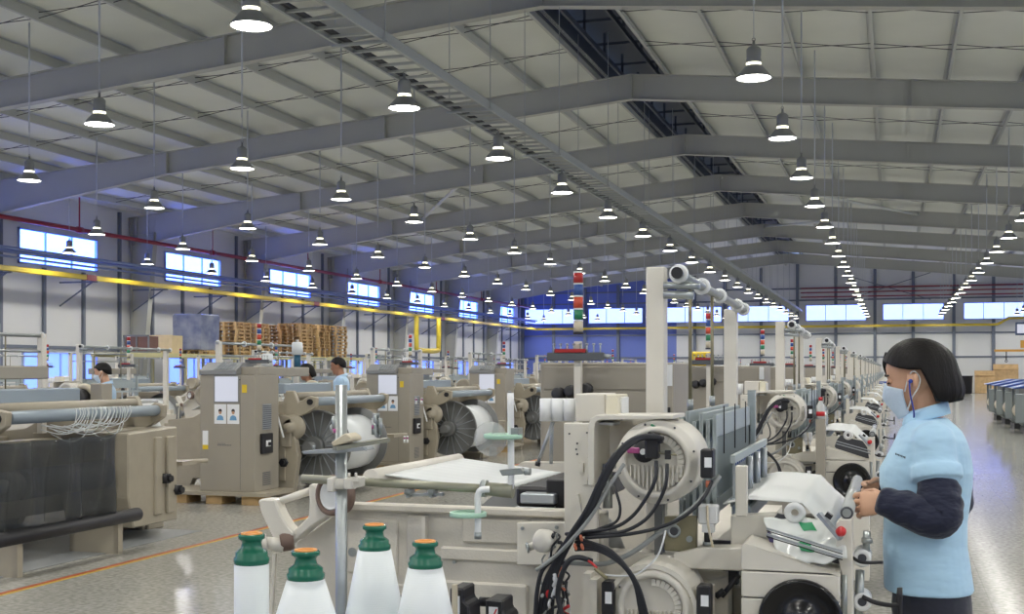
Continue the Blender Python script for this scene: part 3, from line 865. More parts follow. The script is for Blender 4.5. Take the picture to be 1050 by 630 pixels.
        for i in range(6):
            dx, dy = [(0, 0), (2, 1), (-2, 1.5), (1.5, -1.5), (-1.5, 2), (3, 2.5)][i]
            cab(M_rub, 0.0068, 3.52, [(676 + dx * .2, 449 + dy * .3, .05), (660, 448 + dy * .5, .03), (645 + dx * .5, 454 + dy, .0), (630 + dx, 468 + dy, -.02), (617 + dx, 492 + dy, -.02), (603 + dx, 522 + dy, -.01), (586 + dx, 548 + dy, .02), (572 + dx, 572 + dy * 2, .03), (562 + dx * 2, 600, .04), (556 + dx * 3, 645, .05)])
        cab(M_gcab, 0.006, 3.51, [(640, 476, .03), (624, 500, .0), (606, 530, .0), (588, 552, 0), (568, 572, .02), (550, 585, .03)])
        cab(M_rub, 0.0055, 3.55, [(684, 476, .02), (683, 495, 0), (676, 514, 0), (662, 533, 0), (640, 545, 0), (612, 548, 0), (588, 549, .02)])
        cab(M_rub, 0.0055, 3.55, [(673, 473, .02), (672, 492, 0), (662, 512, 0), (648, 530, 0), (630, 541, 0), (600, 546, 0), (580, 548, .02)])
        cab(M_rub, 0.0045, 3.55, [(627, 491, .05), (632, 505, 0), (636, 522, 0), (632, 535, 0), (616, 542, 0), (590, 552, .01)])
        cab(M_rub, 0.0055, 3.54, [(730, 494, .05), (722, 510, .02), (704, 528, 0), (680, 540, 0), (645, 548, 0), (600, 552, .01)])
        cab(M_gcab, 0.008, 3.57, [(738, 488, .05), (716, 516, .02), (694, 534, 0), (672, 550, 0), (648, 567, 0), (622, 578, 0), (596, 578, .02), (572, 576, .02)])
        for i in range(4):
            cab(M_rub, 0.0055, 3.53, [(590, 552 + 4 * i, .02), (610, 558 + 2 * i, 0), (626, 565 + 2 * i, -.01), (641, 580 + i, -.01), (654 - i, 600, -.01), (662 - 2 * i, 625, 0), (667 - 2 * i, 650, .02)])
        cab(M_rub, 0.008, 3.52, [(607, 576, .02), (594, 572, 0), (584, 575, -.01), (576, 590, -.01), (572, 610, 0), (576, 630, 0), (580, 650, .02)])
        cab(M_rub, 0.007, 3.55, [(566, 575, .02), (556, 585, 0), (551, 605, 0), (549, 630, .0), (548, 655, .02)])
        cab(M_redp, 0.004, 3.52, [(600, 573, .02), (607, 578, 0), (612, 583, 0)], 'red_lead')
        cab(M_olive, 0.006, 3.52, [(610, 583, .0), (618, 590, 0), (622, 593, .01)], 'sensor_tip')
        cab(M_white, 0.003, 3.55, [(683, 541, .02), (680, 555, 0), (673, 572, 0), (655, 588, 0), (640, 591, 0), (620, 590, .01)], 'white_lead')
        # tangle of connectors behind the bundle
        b = k.part('connector_tangle', M_cream); rnd = random.Random(5)
        b.lathe([(0.0, 0), (0.02, 0.004), (0.036, 0.02), (0.036, 0.05), (0.02, 0.06), (0, 0.06)], N(566, 556, 3.60), (-0.5, -1, 0.2), seg=16)
        b.cyl(N(541, 562, 3.58), N(556, 557, 3.60), 0.012); b.use(M_zinc); b.torus(N(541, 562, 3.58), 0.013, 0.004, (1, 0.5, 0.2), seg=14)
        for i in range(26):
            b.use([M_rub, M_rub, M_white, M_gcab, M_rub, M_white, M_rub, M_copper, M_gcab, M_redp][i % 10])
            u = 556 + rnd.random() * 26; v = 545 + rnd.random() * 80
            pts = [N(u + rnd.uniform(-6, 6), v + j * rnd.uniform(4, 9), 3.56 + rnd.uniform(-.02, .03)) for j in range(4)]
            b.tube(pts, rnd.uniform(0.003, 0.006), seg=6, sub=4)
        b.use(M_copper)
        for u, v in ((596, 552), (590, 561), (597, 561)): b.torus(N(u, v, 3.52), 0.008, 0.003, (1, 0, .3), seg=12, sg2=6)
        b = k.part('junction_plate', M_cream); b.prism(poly(3.74, [(530, 536), (580, 536), (580, 580), (530, 580)]), 3.74, 3.78, bev=0.003)
        b.use(M_zinc)
        for u, v in ((536, 542), (571, 541)): p = N(u, v, 3.74); b.cyl(p - Vector((0, .006, 0)), p, .006, seg=10)
        # bearing bracket, valve, stem
        b = k.part('bearing_bracket', M_olive); yb_ = 3.78
        b.prism(poly(yb_, [(681, 530), (714, 530), (714, 567), (681, 565)]), yb_, yb_ + 0.03, bev=0.003)
        p = N(691, 545, yb_); b.use(M_zinc); b.torus(p, 0.017, 0.005, (0, 1, 0), seg=20); b.use(M_dark); b.cyl(p - Vector((0, .002, 0)), p, 0.015, seg=16)
        p = N(707, 553, yb_); b.use(M_zinc); b.cyl(p - Vector((0, .006, 0)), p, 0.01, seg=12)
        b = k.part('guide_column', M_flange); b.b2(NX(671, 3.8), NX(679, 3.8), 3.8, 3.85, NZ(675, 570, 3.8), NZ(675, 505, 3.8))
        b = k.part('air_valve', M_white); p = N(726, 528, 3.8)
        b.b2(p.x - .03, p.x + .03, 3.79, 3.84, p.z - .03, p.z + .03, bev=.005); b.b2(p.x - .018, p.x + .018, 3.79, 3.83, p.z - .055, p.z - .03)
        b.use(M_blk); b.cyl(p + Vector((0, 0, -.085)), p + Vector((0, 0, -.055)), .012); b.use(M_zinc); b.cyl(p + Vector((0, 0, -.095)), p + Vector((0, 0, -.085)), .016)
        b.use(M_ivory); b.tube([p + Vector((.0, -.02, .03)), p + Vector((.005, -.03, -.03)), p + Vector((.02, -.03, -.1))], .004, seg=6)
        b = k.part('motor_rod', M_zinc); b.cyl(N(640, 470, 3.8), N(640, 522, 3.8), 0.012) if False else b.cyl(N(623, 476, 3.76), N(623, 521, 3.76), 0.016, seg=16)
    b = k.part('front_beam', M_cream); yb2 = 3.76
    b.prism(poly(yb2, [(690, 568), (718, 562), (762, 562), (762, 586), (690, 583)]), yb2, yb2 + 0.08, bev=0.004)
    b = k.part('inner_guard', M_dark); b.b2(-.62, -.2, 4.3, 4.32, 0.2, .9)
    b = k.part('pipework', M_tan)                                        # tan pipes and rods low down behind the casing
    for u0, u1, v0 in ((716, 722, 580), (732, 742, 583), (746, 751, 590), (752, 760, 603)):
        a = N(u0, v0, 4.0); c = N(u1, v0, 4.0); b.b2(a.x, c.x, 4.0, 4.05, 0.3, a.z)
    b.use(M_rub); b.cyl(N(740, 612, 3.8), N(758, 590, 3.8), 0.008); b.cyl(N(734, 612, 3.78), N(742, 606, 3.78), .01); b.b2(NX(741, 3.9), NX(756, 3.9), 3.9, 3.95, NZ(750, 600, 3.9), NZ(750, 584, 3.9))
    # ---- tower: two posts, the tube on top with collars, hanging rods
    pw = 0.031
    for (px, py, zt) in ((NX(673.5, 4.0), 4.0, 1.842), (NX(749.5, 6.02), 6.02, 1.80)):
        b = k.part('tower_post', M_cream); b.b2(px - pw, px + pw, py - pw, py + pw, 0.9, zt, bev=0.004)
    b = k.part('tower_rail', M_zinc)
    A = Vector((-0.665, 3.90, 1.815)); B = Vector((-0.70, 6.06, 1.80))
    b.cyl(A, B, 0.017, seg=14); dr = (B - A).normalized()
    b.use(M_white)
    for t_ in (0.02, 0.28, 0.53, 0.85, 0.99):
        p = A + (B - A) * t_; b.torus(p, 0.022, 0.010, dr, seg=16, sg2=8)
    b.use(M_blk); b.cyl(A - dr * 0.002, A + dr * 0.01, 0.019, seg=14)
    b.use(M_zinc); b.cyl((-0.72, 3.97, 1.78), (-0.60, 3.97, 1.775), 0.012); b.cyl((-0.72, 3.97, 1.75), (-0.62, 3.97, 1.745), 0.014)
    for t_ in (0.14, 0.42):
        b = k.part('hanging_rod', M_olive); p = A + (B - A) * t_; b.cyl(p, Vector((p.x, p.y, 1.36)), 0.0065, seg=8); b.use(M_zinc); b.cyl((p.x, p.y, 1.40), (p.x, p.y, 1.36), 0.011, seg=8)
    # ---- heald frames and reed
    for i in range(6 if det else 3):
        x = -0.665 + i * (0.022 if det else 0.05); dz = [0.0, 0.02, -0.012, 0.014, -0.006, 0.01][i]
        b = k.part('heald_frame', M_heald); z0, z1 = 1.02 + dz, 1.345 + dz
        b.b2(x - .005, x + .005, 3.98, 4.98, z1 - 0.075, z1, bev=.002); b.b2(x - .005, x + .005, 3.98, 4.98, z0, z0 + 0.05)
        for y in (3.98, 4.97): b.b2(x - .006, x + .006, y, y + 0.016, z0, z1)
        if det:
            y = 4.0
            while y < 4.97: b.b2(x - .001, x + .001, y, y + 0.004, z0 + .05, z1 - .075); y += 0.02
    if det:
        b = k.part('heald_guide', M_blk)
        for y in (4.12, 4.42, 4.75): b.b2(-0.545, -0.541, y, y + 0.004, 1.22, 1.38)
    b = k.part('reed', M_heald)
    b.b2(-0.50, -0.485, 3.95, 5.0, 1.20, 1.225); b.b2(-0.50, -0.485, 3.95, 5.0, 1.06, 1.085)
    if det:
        b.use(M_blul); y = 4.0
        while y < 4.98: b.b2(-0.497, -0.487, y, y + 0.014, 1.19, 1.205); y += 0.05
        b.use(M_alu); y = 3.98
        while y < 4.99: b.b2(-0.496, -0.489, y, y + 0.003, 1.085, 1.2); y += 0.012
    b.use(M_alu)
    for y in (4.3, 4.55, 4.8): b.cyl((-0.478, y, 1.02), (-0.478, y, 1.2), 0.012)
    b = k.part('sley_beam', M_roll); b.bar((-0.46, 3.90, 1.045), (-0.46, 5.05, 1.045), 0.06, 0.05, bev=.006)
    b = k.part('tower_upright', M_heald); b.b2(-0.56, -0.53, 4.97, 5.0, 0.9, 1.42)
    # ---- front: cover, cloth, take-up roll
    b = k.part('front_cover', M_cream); yf = 3.64
    x0, x1 = NX(760, yf), NX(861, yf)
    zA = NZ(761, 557, yf); zB = NZ(861, 591, yf); z1_ = NZ(800, 587, yf); z2_ = NZ(800, 615, yf)
    b.prism([(x0, z1_ + .002), (x1, z1_ + .002), (x1, zB), (x1 - 0.02, zB + .006), (x0 + .012, zA), (x0, zA - .008)], yf, yf + 0.2, bev=0.004)
    b.prism([(x0, z2_ + .002), (x1, z2_ + .002), (x1, z1_ - .002), (x0, z1_ - .002)], yf, yf + 0.2, bev=0.003)
    b.prism([(x0, 0.12), (x1, 0.12), (x1, z2_ - .002), (x0, z2_ - .002)], yf, yf + 0.2, bev=0.003)
    b.use(M_dark); b.b2(x0 + .006, x1 - .006, yf + .01, yf + .19, 0.2, zB - .03)
    b = k.part('cloth_roll', M_cloth); cc = N(820, 639, 3.6); b.cyl((cc.x, 3.86, cc.z - .05), (cc.x, 5.0, cc.z - .05), 0.09, seg=24)
    b = k.part('roll_disc', M_gloss)
    b.lathe([(0.0, 0), (0.118, 0), (0.122, 0.008), (0.118, 0.02), (0.110, 0.022), (0.104, 0.01), (0.05, 0.008), (0.045, 0.016), (0.0, 0.016)], (cc.x, yf - 0.002, cc.z), (0, -1, 0), seg=48)
    b = k.part('cloth', M_cloth, label='white woven cloth')
    prof = [(N(742, 521, 3.9).x, NZ(742, 516, 3.9)), (N(768, 514, 3.9).x, NZ(768, 511, 3.9)), (N(798, 515, 3.9).x, NZ(798, 513, 3.9)), (N(823, 516, 3.9).x, NZ(823, 515, 3.9)),
            (N(838, 530, 3.9).x, NZ(838, 531, 3.9)), (N(856, 546, 3.9).x, NZ(856, 547, 3.9))]
    def cl(u, v):
        q = u * (len(prof) - 1); i = min(int(q), len(prof) - 2); t_ = q - i
        x = prof[i][0] * (1 - t_) + prof[i + 1][0] * t_; z = prof[i][1] * (1 - t_) + prof[i + 1][1] * t_
        return (x, 3.88 + v * 1.05, z + 0.012 * math.exp(-((u - .35) / .2) ** 2) * math.sin(v * 7) * .5)
    b.grid(cl, 15, 12, thick=0.003)
    b = k.part('cloth_support', M_cream)
    b.prism(poly(3.80, [(754, 478), (766, 478), (766, 530), (754, 530)]), 3.8, 3.83, bev=.003)
    b.prism(poly(3.82, [(748, 530), (790, 528), (842, 536), (862, 552), (862, 590), (748, 562)]), 3.85, 3.9, bev=.003)
    b.use(M_white); p = N(815, 526, 3.80); b.torus(p, 0.022, 0.011, (0, 1, 0.2), seg=18)
    b = k.part('take_up_roll', M_wrap, label='take-up tube wrapped in clear film')
    X_ = -0.130; Z_ = NZ(868, 526, 3.74)
    b.cyl((X_, 3.74, Z_), (X_, 4.85, Z_), 0.020, seg=20); b.use(M_zinc); b.cyl((X_, 3.73, Z_), (X_, 4.86, Z_), 0.013, seg=16); b.use(M_dark); b.torus((X_, 3.735, Z_), 0.015, .004, (0, 1, 0), seg=16, sg2=6)
    b = k.part('end_bracket', M_cream)
    b.prism(poly(3.72, [(857, 537), (862, 533), (874, 533), (875, 640), (866, 640), (863, 590), (857, 560)]), 3.72, 3.8, bev=.003)
    if det:
        b = k.part('stop_button', M_redp); p = N(864, 547, 3.69); b.lathe([(0, 0), (.013, 0), (.016, .006), (.014, .016), (0, .018)], p, (-0.5, -0.6, 0.6), seg=16)
        b = k.part('switch_bar', M_alu); b.bar(N(840, 527, 3.74), N(862, 553, 3.70), 0.018, 0.012); b.use(M_blk); b.box(N(850, 529, 3.72), (.02, .03, .014), ry=.6)
        b = k.part('tray_window', M_dark); b.prism(poly(3.70, [(786, 541), (793, 532), (845, 545), (866, 575), (856, 590), (790, 567), (781, 556)]), 3.835, 3.85)
        for d in (0, 0.03):
            b = k.part('steel_rule', M_alu); b.bar(N(786, 542 + d * 200, 3.66), N(864, 566 + d * 200, 3.66), 0.012, 0.006); b.use(M_blk); b.bar(N(786, 544.5 + d * 200, 3.655), N(864, 568.5 + d * 200, 3.655), 0.003, 0.003)
        # lower guide rollers and handle
        for u, v in ((884, 573), (884, 618)):
            b = k.part('guide_roller', M_white); c = N(u, v, 3.80); b.lathe([(.014, -.1), (.027, -.1), (.027, 0), (.014, .002), (.012, -.02)], c, (0, -1, 0), seg=20); b.use(M_dark); b.cyl(c + Vector((0, .03, 0)), c + Vector((0, .004, 0)), .013, seg=12)
        b = k.part('guide_tube', M_zinc); b.cyl(N(882, 585, 3.82), N(880, 640, 3.82), .013); b.cyl(N(889, 545, 3.82), N(888, 566, 3.82), .011); b.cyl(N(866, 590, 3.72), N(866, 645, 3.72), .008); b.cyl(N(889, 552, 3.81), N(889, 557, 3.81), .016)
        b = k.part('handle', M_blk); b.tube([N(872, 580, 3.78), N(873, 572, 3.76), N(884, 577, 3.74), N(905, 577, 3.76)], .005, seg=8); b = k.part('handle', M_blk); b.tube([N(884, 612, 3.8), N(900, 619, 3.8), N(920, 621, 3.8), N(921, 615, 3.8), N(923, 603, 3.8), N(923, 640, 3.8)], .007, seg=8, sub=3)
    return k.finish()

# ------------------------------------------------------------------ loom seen from its warp side (rows across the aisle)
def loom_B(o, label, group, single=False, bare=False):
    """warp side towards +x, control end towards -y"""
    ox, oy = o[0], o[1]
    k = Kit('weaving_loom', (ox, oy, 0), label, 'loom', group, single); det = not single
    def P(x, y, z): return Vector((ox + x, oy + y, z))
    for ya in (-1.12, 1.12):
        b = k.part('side_frame', M_beige_dim)
        b.prism([(ox + x, z) for x, z in [(-0.85, 0.0), (-0.6, 0.0), (-0.5, 0.2), (0.45, 0.2), (0.5, 0.0), (0.82, 0.0), (0.9, 0.5), (0.8, 0.95), (0.45, 1.04), (-0.3, 1.04), (-0.5, 0.94), (-0.85, 0.9)]], oy + ya - 0.05, oy + ya + 0.05, bev=0.008 if det else 0)
        if det:
            for x0, x1, z0, z1 in ((-0.4, 0.0, 0.35, 0.9), (0.06, 0.42, 0.35, 0.92), (0.5, 0.74, 0.2, 0.8)):
                b.b2(ox + x0, ox + x1, oy + ya - 0.068, oy + ya + 0.068, z0, z1, bev=0.008)
            b.use(M_blk)
            for x, z in ((0.72, 0.42), (0.5, 0.36)):
                b.cyl(P(x, ya - 0.11, z), P(x, ya + 0.11, z), 0.035, seg=8); b.cyl(P(x, ya - 0.085, z), P(x, ya + 0.085, z), 0.055, seg=6)
    b = k.part('cross_beam', M_beige_dim); b.b2(ox + .3, ox + .45, oy - 1.08, oy + 1.08, .25, .45); b.b2(ox - .3, ox - .1, oy - 1.08, oy + 1.08, .5, .85)
    # warp beam
    if not bare:
        beam_flange(k, 'beam_flange', P(0.98, -0.80, 0.60), 0.43, (0, -1, 0)); beam_flange(k, 'beam_flange', P(0.98, 0.25, 0.60), 0.43, (0, 1, 0))
    b = k.part('yarn_winding', M_yarn if not bare else M_dark); b.cyl(P(.98, -.8, .6), P(.98, .25, .6), 0.34 if not bare else .12, seg=32)
    b = k.part('beam_shaft', M_flange); b.cyl(P(.98, -1.12, .6), P(.98, 1.0, .6), 0.06); b.cyl(P(.98, -.98, .6), P(.98, -.87, .6), .12, seg=20)
    # let-off motor and gear
    b = k.part('let_off_motor', M_beige_dim); b.lathe([(0, 0), (.14, 0), (.15, .03), (.15, .08), (.1, .12), (.06, .12), (.055, .2), (0, .2)], P(.80, -1.05, .83), (0, -1, 0), seg=28)
    b.b2(ox + .66, ox + .82, oy - 1.2, oy - 1.0, .6, .8, bev=.01)
    # back rest rollers on brackets
    b = k.part('back_roller', M_roll); b.cyl(P(1.02, -.98, 1.13), P(1.02, 1.0, 1.13), .05, seg=18); 
    b = k.part('back_rail', M_beige_dim); b.cyl(P(.78, -1.0, 1.2), P(.78, 1.0, 1.2), .04, seg=14); b.bar(P(.6, -1.05, 1.1), P(.6, 1.05, 1.1), .1, .06)
    for ya in (-1.06, 1.02):
        b = k.part('roller_bracket', M_beige_dim)
        b.prism([(ox + x, z) for x, z in [(.45, .98), (.8, .93), (.98, 1.0), (1.09, 1.07), (1.10, 1.18), (1.0, 1.2), (.86, 1.12), (.8, 1.26), (.7, 1.26), (.66, 1.12), (.45, 1.08)]], oy + ya - .035, oy + ya + .035, bev=.008 if det else 0)
        b.use(M_blk); b.cyl(P(1.02, ya - .06, 1.13), P(1.02, ya + .06, 1.13), .035, seg=12)
    b = k.part('warp_sheet', M_yarn)
    b.grid(lambda u, v: (ox + 1.0 - 1.2 * u, oy - .7 + 1.2 * v, 1.18 - .07 * u), 4, 2, thick=.004)
    gy = .62 if not bare else .30; gx = .92 if not bare else 1.2
    b = k.part('gear_housing', M_beige_dim); b.prism([(oy + gy, .95), (oy + 1.06, .98), (oy + 1.06, .12), (oy + gy + .08, .12), (oy + gy, .4)], ox + .5, ox + gx, axis='X', bev=.012 if det else 0)
    if det:
        for y0, y1 in ((.68, .78), (.86, .98)): b.b2(ox + gx - .02, ox + gx + .03, oy + y0, oy + y1, .2, .9, bev=.01)
        b.use(M_blk)
        for y, z in ((.82, .52), (1.0, .40)): b.cyl(P(gx - .02, y, z), P(gx + .07, y, z), .05, seg=6); b.cyl(P(gx + .07, y, z), P(gx + .1, y, z), .03, seg=10)
    # tower
    for py in (-1.0, 1.0):
        b = k.part('tower_post', M_cream); b.b2(ox - .28, ox - .22, oy + py - .03, oy + py + .03, .9, 1.85)
    b = k.part('tower_rail', M_zinc); b.cyl(P(-.25, -1.05, 1.83), P(-.25, 1.05, 1.83), .018, seg=10); b.cyl(P(-.25, -1.0, 1.68), P(-.25, 1.0, 1.68), .012, seg=8)
    if det:
        b.use(M_white)
        for y in (-1.02, -.4, .3, 1.0): b.torus(P(-.25, y, 1.83), .028, .01, (0, 1, 0), seg=12, sg2=6)
        for y in (-.5, .5): b.use(M_olive); b.cyl(P(-.25, y, 1.83), P(-.25, y, 1.3), .007, seg=6)
    for i in range(4 if det else 2):
        x = -.36 - i * .05
        b = k.part('heald_frame', M_heald); b.b2(ox + x - .006, ox + x + .006, oy - .7, oy + .7, 1.25, 1.33); b.b2(ox + x - .004, ox + x + .004, oy - .7, oy + .7, 1.02, 1.25)
    b = k.part('drive_casing', M_beige_dim); b.lathe([(.13, -.2), (.14, 0), (.12, .02), (.1, .01), (0, .01)], P(-.32, 1.2, 1.2), (0, 1, 0), seg=20)
    b = k.part('drive_casing', M_beige_dim); b.lathe([(.13, -.2), (.14, 0), (.12, .02), (.1, .01), (0, .01)], P(-.32, -1.2, 1.2), (0, -1, 0), seg=20)
    b = k.part('upper_box', M_tan); b.b2(ox - .15, ox + .15, oy - .6, oy + .6, 1.42, 1.54, bev=.01); b = k.part('guard_box', M_roll); b.b2(ox + .2, ox + .45, oy - .65, oy + .65, 1.22, 1.34, bev=.01)
    b = k.part('cloth', M_cloth); b.grid(lambda u, v: (ox - .52 - .35 * u, oy - .6 + 1.2 * v, 1.1 - .1 * u * u), 6, 2, thick=.004)
    b = k.part('front_cover', M_beige_dim); b.b2(ox - .95, ox - .7, oy - 1.1, oy + 1.1, .15, .86, bev=.01)
    if det:
        b = k.part('air_hose', M_rub); b.tube([P(.55, -1.2, 1.0), P(.7, -1.3, .7), P(.62, -1.25, .3)], .012); b.tube([P(.4, 1.2, 1.0), P(.6, 1.34, .7), P(.5, 1.25, .3)], .014)
        b = k.part('beam_hose', M_white); b.tube([P(.62, -1.3, 1.25), P(.72, -1.32, .95), P(.78, -1.3, .72)], .012)
        b = k.part('feeder_arm', M_beige_dim); b.cyl(P(.5, 1.15, .6), P(1.0, 1.9, .6), .022); b.b2(ox + .75, ox + 1.0, oy + 1.45, oy + 1.7, .58, .62); b.use(M_zinc); b.torus(P(.85, 1.3, .55), .09, .012, (0.2, 0.2, 1), seg=20)
        b.use(M_beige_dim); b.b2(ox + .62, ox + .8, oy + 1.15, oy + 1.3, .1, .7, bev=.01); b.b2(ox + .58, ox + .86, oy + 1.1, oy + 1.36, .0, .12, bev=.01)
    return k.finish()

# ------------------------------------------------------------------ control cabinets
M_scr = mat('cabinet_screen', srgb(190, 194, 206), rough=0.3, emit=(.75, .78, .9, 1), estr=0.25)
M_glyph = mat('cabinet_print_grey', srgb(92, 96, 104), rough=0.5)
M_skin0 = mat('print_skin', srgb(190, 150, 120), rough=.6); M_print = mat('print_blue', srgb(110, 160, 200), rough=.6)
def cabinet(o, label, group, face=-1, det=True):
    """face -1: the screen looks towards -y"""
    ox, oy = o[0], o[1]; f = face
    k = Kit('control_cabinet', (ox, oy, o[2]), label, 'cabinet', group)
    z0 = o[2]; H = z0 + 1.31
    w, d = .345, .28
    b = k.part('base_plank', M_beige_dim); b.b2(ox - 1.0, ox + .53, oy - .36, oy + .30, z0 - .04, z0)
    for x in (-.7, -.25, .2): b = k.part('base_block', M_wood); b.b2(ox + x, ox + x + .2, oy - .31, oy - .01, 0, z0 - .04)
    b = k.part('cabinet_body', M_tan); b.b2(ox - w, ox + w, oy - d, oy + d, z0, H, bev=.006)
    b.b2(ox + .10, ox + w - .0, oy - d + .1, oy + d - .05, H, H + .09, bev=.006)
    b = k.part('cabinet_cap', M_tan2)
    b.prism([(oy + f * (d + .012), H - .0), (oy + f * (d + .012), H + .05), (oy + f * (d - .16), H + .14), (oy - f * d * .6, H + .14), (oy - f * d * .6, H)], ox - w - .005, ox + .12, bev=.004, axis='X')
    if det:                                                         # worn pale lettering on the sloping cap
        b = k.part('cap_lettering', M_alu, 'worn pale lettering, not legible')
        for i, (hh, st) in enumerate(((1, 1), (1, 0), (.9, 1), (1, 0), (1, 1), (.9, 0))):
            x = ox - .16 + i * .042; ya, za = oy + f * (d + .0), H + .062; yb, zb = oy + f * (d - .15), H + .062 + .075 * hh
            b.bar((x, ya, za), (x, yb, zb), .008, .006); b.bar((x + .018, ya, za), (x + .018, yb, zb), .008, .006)
            m_ = .5 if st else .95; b.bar((x, ya + (yb - ya) * m_, za + (zb - za) * m_), (x + .018, ya + (yb - ya) * m_, za + (zb - za) * m_), .012, .006)
    yf = oy + f * d
    def fp(m, x0, x1, za, zb, t=.004, nm=None, lab=None, under=None):
        b = k.part(nm, m, lab, under); b.b2(ox + x0, ox + x1, yf, yf + f * t, za, zb); return b
    if det:
        b = fp(M_tan2, -.165, .155, H - .315, H - .005, .006, 'screen_bezel'); fp(M_scr, -.15, .14, H - .30, H - .02, .009, 'screen', 'pale grey screen', 'screen_bezel')
        for xx in (-.16, .005):
            b = fp(M_lab, xx, xx + .15, H - .55, H - .33, .003, 'photo_notice', 'white notice with a small portrait picture')
            c = ox + xx + .075
            b.use(M_blk); b.cyl((c, yf, H - .405), (c, yf + f * .0045, H - .405), .022, seg=12)
            b.use(M_skin0); b.cyl((c, yf, H - .425), (c, yf + f * .005, H - .425), .018, seg=12)
            b.use(M_print); b.prism([(c - .045, H - .51), (c + .045, H - .51), (c + .035, H - .47), (c + .012, H - .455), (c - .012, H - .455), (c - .035, H - .47)], yf, yf + f * .0045)
        b = fp(M_lab, -.31, -.24, H - .84, H - .63, .003, 'warning_notice', 'white notice with a yellow foot'); b.use(M_yellow); b.b2(ox - .31, ox - .24, yf, yf + f * .004, H - .84, H - .79)
        b = fp(M_yellow, .19, .25, H - .20, H - .11, .003, 'yellow_sticker'); b.use(M_blk); b.b2(ox + .15, ox + .17, yf, yf + f * .004, H - .06, H - .05)
        b = fp(M_glyph, -.12, -.02, H - .775, H - .77, .002, 'nameplate_lettering')
        for i in range(9): b.b2(ox - .12 + i * .02, ox - .106 + i * .02, yf, yf + f * .002, H - .795, H - .785)
        b = k.part('door_seam', M_glyph); b.b2(ox + .168, ox + .170, yf, yf + f * .002, z0 + .02, H - .02)
    xr = ox + w
    b = k.part('side_vent', M_alu); b.b2(xr, xr + .004, oy - .1, oy + .1, H - .62, H - .33)
    if det:
        b.use(M_glyph)
        for i in range(12): b.b2(xr + .0, xr + .006, oy - .095, oy + .095, H - .61 + i * .023, H - .602 + i * .023)
        b = k.part('side_louvre', M_glyph)
        for i in range(8): b.b2(xr, xr + .004, oy - .1, oy + .08, z0 + .06 + i * .02, z0 + .068 + i * .02)
    b = k.part('isolator_switch', M_blk); b.b2(xr, xr + .04, oy - .16, oy + .08, z0 + .42, z0 + .65, bev=.008)
    b.use(M_lab); b.b2(xr + .04, xr + .043, oy - .09, oy + .02, z0 + .50, z0 + .57)
    b = k.part('switch_knob', M_blk, None, 'isolator_switch'); b.cyl((xr + .04, oy - .03, z0 + .53), (xr + .07, oy - .03, z0 + .53), .02, seg=10)
    return k.finish()

# cabinet of the near row: seen from behind
def cabinet_A(o, label, group):
    ox, oy = o[0], o[1]; k = Kit('control_cabinet', (ox, oy, 0), label, 'cabinet', group)
    w, d, H = .355, .28, 1.54
    b = k.part('cabinet_body', M_tan); b.b2(ox - w, ox + w, oy - d, oy + d, .1, H, bev=.006)
    b = k.part('cabinet_plinth', M_dark); b.b2(ox - w + .03, ox + w - .03, oy - d + .03, oy + d - .03, 0, .1)
    b = k.part('rear_panel', M_tan); b.b2(ox - w + .02, ox + w - .05, oy - d - .008, oy - d, 1.40, H - .02, bev=.002); b.b2(ox - w + .02, ox + w - .05, oy - d - .008, oy - d, .2, 1.39, bev=.002)
    b.use(M_glyph); b.prism([(ox - .28, 1.42), (ox + .2, 1.42), (ox + .12, 1.50), (ox - .2, 1.50)], oy - d - .0095, oy - d - .008) if False else None
    for i, x in enumerate((-.245, -.18, -.10)):
        b = k.part('cable_gland', M_blk); z = 1.372 + .012 * i
        b.lathe([(.035, 0), (.038, .015), (.03, .05), (.02, .055), (0, .05)], (ox + x, oy - d, z), (-.1 * (2 - i), -1, .15), seg=16)
    b = k.part('side_strip', M_white); b.b2(ox + w - .045, ox + w - .005, oy - d - .01, oy - d, 1.42, H - .01)
    b = k.part('hinge', M_blk); b.b2(ox + w - .03, ox + w - .015, oy - d - .012, oy - d, 1.2, 1.31)
    return k.finish()

# ------------------------------------------------------------------ signal towers with the yarn tension comb
def signal_tower(o, label, group, top=2.01):
    ox, oy, z0 = o; k = Kit('signal_tower', (ox, oy, z0), label, 'signal light', group)
    b = k.part('pole', M_cream); b.b2(ox - .018, ox + .018, oy - .018, oy + .018, z0 + .012, top - .36); b.b2(ox - .045, ox + .045, oy - .045, oy + .045, z0, z0 + .012)
    z = top
    for nm, mm, h in (('red_lens', M_redl, .058), ('blue_lens', M_blul, .062), ('orange_lens', M_orgl, .064), ('green_lens', M_grnl, .058), ('ivory_lens', M_ivory, .06)):
        b = k.part(nm, mm); b.cyl((ox, oy, z - h), (ox, oy, z - .008), .025, seg=16); b.use(M_white); b.cyl((ox, oy, z - .008), (ox, oy, z), .0255, seg=16); z -= h + .002
    b = k.part('tower_foot', M_blk); b.cyl((ox, oy, z - .012), (ox, oy, z), .027, seg=14)
    b = k.part('comb_tray', mat('comb_grey', srgb(88, 92, 96), rough=.5)); zt = top - .43
    b.b2(ox - .155, ox + .145, oy - .05, oy - .02, zt - .03, zt + .012, bev=.004); b.use(M_redl); b.b2(ox - .11, ox + .05, oy - .055, oy - .03, zt + .012, zt + .03)
    b.use(M_zinc)
    for i in range(8):
        x = ox - .12 + i * .035; b.cyl((x, oy - .035, zt), (x, oy - .035, zt + .055), .004, seg=6); b.lathe([(0, 0), (.008, 0), (.008, .008), (0, .01)], (x, oy - .035, zt + .05), seg=8)
    b.cyl((ox + .145, oy - .035, zt - .008), (ox + .18, oy - .035, zt - .01), .012, seg=8)
    return k.finish()
